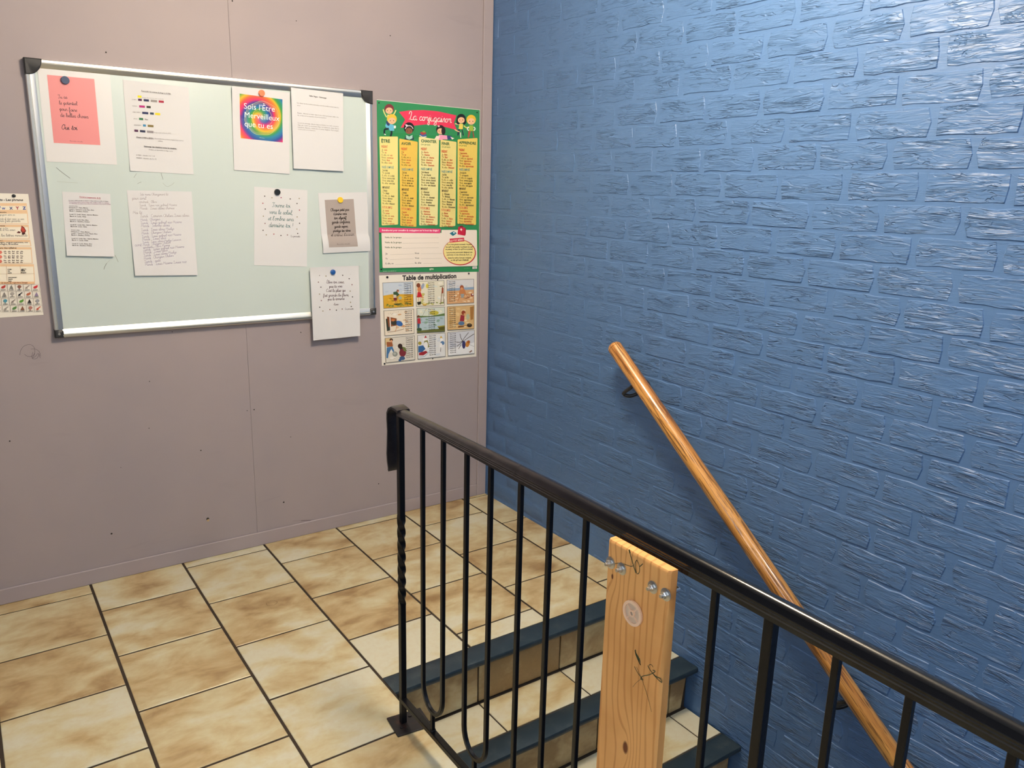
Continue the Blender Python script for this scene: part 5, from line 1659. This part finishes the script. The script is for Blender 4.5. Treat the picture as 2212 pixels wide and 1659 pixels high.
place('rim', bmdone(bm, 'rim', True), colour_mat('pale_plastic', hx('F2CDB0'), 0.3), dt)
bm = bmesh.new()
for k in range(4):
    a = math.radians(40 + 90 * k)
    s_, t_ = math.cos(a), math.sin(a)
    for off in (-0.0012,):
        q = [(0.0045, -0.0010), (0.0172, -0.0010), (0.0172, 0.0010), (0.0045, 0.0010)]
        lo_ = [bm.verts.new((XA - 0.0015, c.y + u * s_ - v * t_, c.z + u * t_ + v * s_)) for u, v in q]
        hi_ = [bm.verts.new((XA - 0.0036, c.y + u * s_ - v * t_, c.z + u * t_ + v * s_)) for u, v in q]
        for i in range(4):
            bm.faces.new((lo_[i], lo_[(i + 1) % 4], hi_[(i + 1) % 4], hi_[i]))
        bm.faces.new(hi_)
annulus(bm, 0.0042, 0.0072, XA - 0.0004, XA - 0.005, 20)
place('spoke', bmdone(bm, 'spoke'), bpy.data.materials['pale_plastic'], dt)
bm = bmesh.new(); disc_mesh(bm, (XA, c.y, c.z), (-1, 0, 0), 0.0033, 0.003, 10)
place('screw', bmdone(bm, 'screw'), M_ZINC, dt)

# ================================================================== OAK HANDRAIL ON THE BRICK WALL
HX = -0.078
ha = thing('wall_handrail', 'varnished round oak handrail sloping down the blue brick wall', 'handrail', (HX, -1.9, -0.2))
A0 = Vector((HX, -0.972, 0.914)); SL = Vector((0, -1, -0.7665)).normalized()
R_H = 0.0272
def oak_piece(a, b, dome0, name):
    d = (b - a).normalized()
    Lx = (b - a).length
    n = 22
    bm = bmesh.new()
    st_ = []
    if dome0:
        for i in range(9):
            t = math.pi / 2 * i / 9
            st_.append((-R_H * 0.75 * math.cos(t) , R_H * math.sin(t) + 0.0001))
        st_ += [(0.0, R_H), (0.0012, R_H * 0.95), (0.0028, R_H * 0.95), (0.004, R_H)]
    else:
        st_ += [(0, R_H * 0.9), (0.003, R_H)]
    st_ += [(Lx - 0.003, R_H), (Lx, R_H * 0.92)]
    rings = []
    for s_, r in st_:
        rings.append([bm.verts.new((r * math.cos(2 * math.pi * i / n), r * math.sin(2 * math.pi * i / n) * 1.0, s_)) for i in range(n)])
    for p_, q_ in zip(rings, rings[1:]):
        for i in range(n):
            bm.faces.new((p_[i], p_[(i + 1) % n], q_[(i + 1) % n], q_[i]))
    bm.faces.new(rings[0][::-1]); bm.faces.new(rings[-1])
    me = bmdone(bm, name, True)
    me.materials.append(M_OAK)
    o = bpy.data.objects.new(name, me)
    COL.objects.link(o)
    o.parent = ha
    o.location = a - Vector(ha.location)
    o.rotation_euler = d.to_track_quat('Z', 'Y').to_euler()
    ORG[o.name] = a
J = A0 + SL * 1.545
oak_piece(A0, J, True, 'rail_length')
oak_piece(J + SL * 0.002, J + SL * 1.1, False, 'rail_length')
def bracket(y, z):
    """wall rose at (y,z), arm curving out, down and up under the rail"""
    bm = bmesh.new()
    disc_mesh(bm, (0.001, y, z), (-1, 0, 0), 0.031, 0.012, 24, 0.003)
    t = ((Vector((0, y, z)) - A0).dot(SL))
    under = A0 + SL * t + Vector((0, -0.0, 0))
    nrm = Vector((0, 0.608, -0.794))
    tgt = under + nrm * (R_H + 0.001)
    path = [Vector((-0.006, y, z)), Vector((-0.028, y + 0.004, z - 0.018)), Vector((-0.052, y + 0.024, z - 0.032)), Vector((-0.070, y + 0.040, z - 0.024)), Vector((HX, tgt.y + 0.012, tgt.z - 0.012)), tgt]
    pp = []
    for i in range(len(path) - 1):
        p0 = path[max(i - 1, 0)]; p1 = path[i]; p2 = path[i + 1]; p3 = path[min(i + 2, len(path) - 1)]
        for k in range(4):
            u = k / 4
            pp.append(0.5 * ((2 * p1) + (-p0 + p2) * u + (2 * p0 - 5 * p1 + 4 * p2 - p3) * u * u + (-p0 + 3 * p1 - 3 * p2 + p3) * u ** 3))
    pp.append(path[-1])
    sweep(bm, pp, circ(0.0068, 10))
    place('bracket', bmdone(bm, 'bracket', True), M_BLACK, ha)
bracket(-1.062, 0.775)
bracket(-2.012, 0.040)
bracket(-2.90, -0.64)

# ================================================================== CEILING LIGHTS (above the view)
for i, ((lx, ly), r, drop, em, colr) in enumerate(LAMPS):
    gm = Mat('opal_glass_glow', (0.9, 0.9, 0.9), 0.5)
    gm.b.inputs['Emission Color'].default_value = (*colr, 1)
    gm.b.inputs['Emission Strength'].default_value = em
    t = thing('ceiling_light', ('warm opal globe lamp hanging from the ceiling above the landing', 'cool opal globe lamp hanging over the lower stairs behind the viewer')[i], 'lamp', (lx, ly, CEIL - drop - r))
    bm = bmesh.new()
    disc_mesh(bm, (lx, ly, CEIL - 0.001), (0, 0, -1), 0.06, 0.02, 20)
    disc_mesh(bm, (lx, ly, CEIL - 0.02), (0, 0, -1), 0.012, drop - r - 0.018, 12)
    place('ceiling_rose', bmdone(bm, 'ceiling_rose', True), M_WHITE, t)
    bm = bmesh.new()
    bmesh.ops.create_uvsphere(bm, u_segments=16, v_segments=10, radius=r)
    bmesh.ops.translate(bm, vec=(lx, ly, CEIL - drop), verts=bm.verts)
    place('globe', bmdone(bm, 'globe', True), gm.m, t)
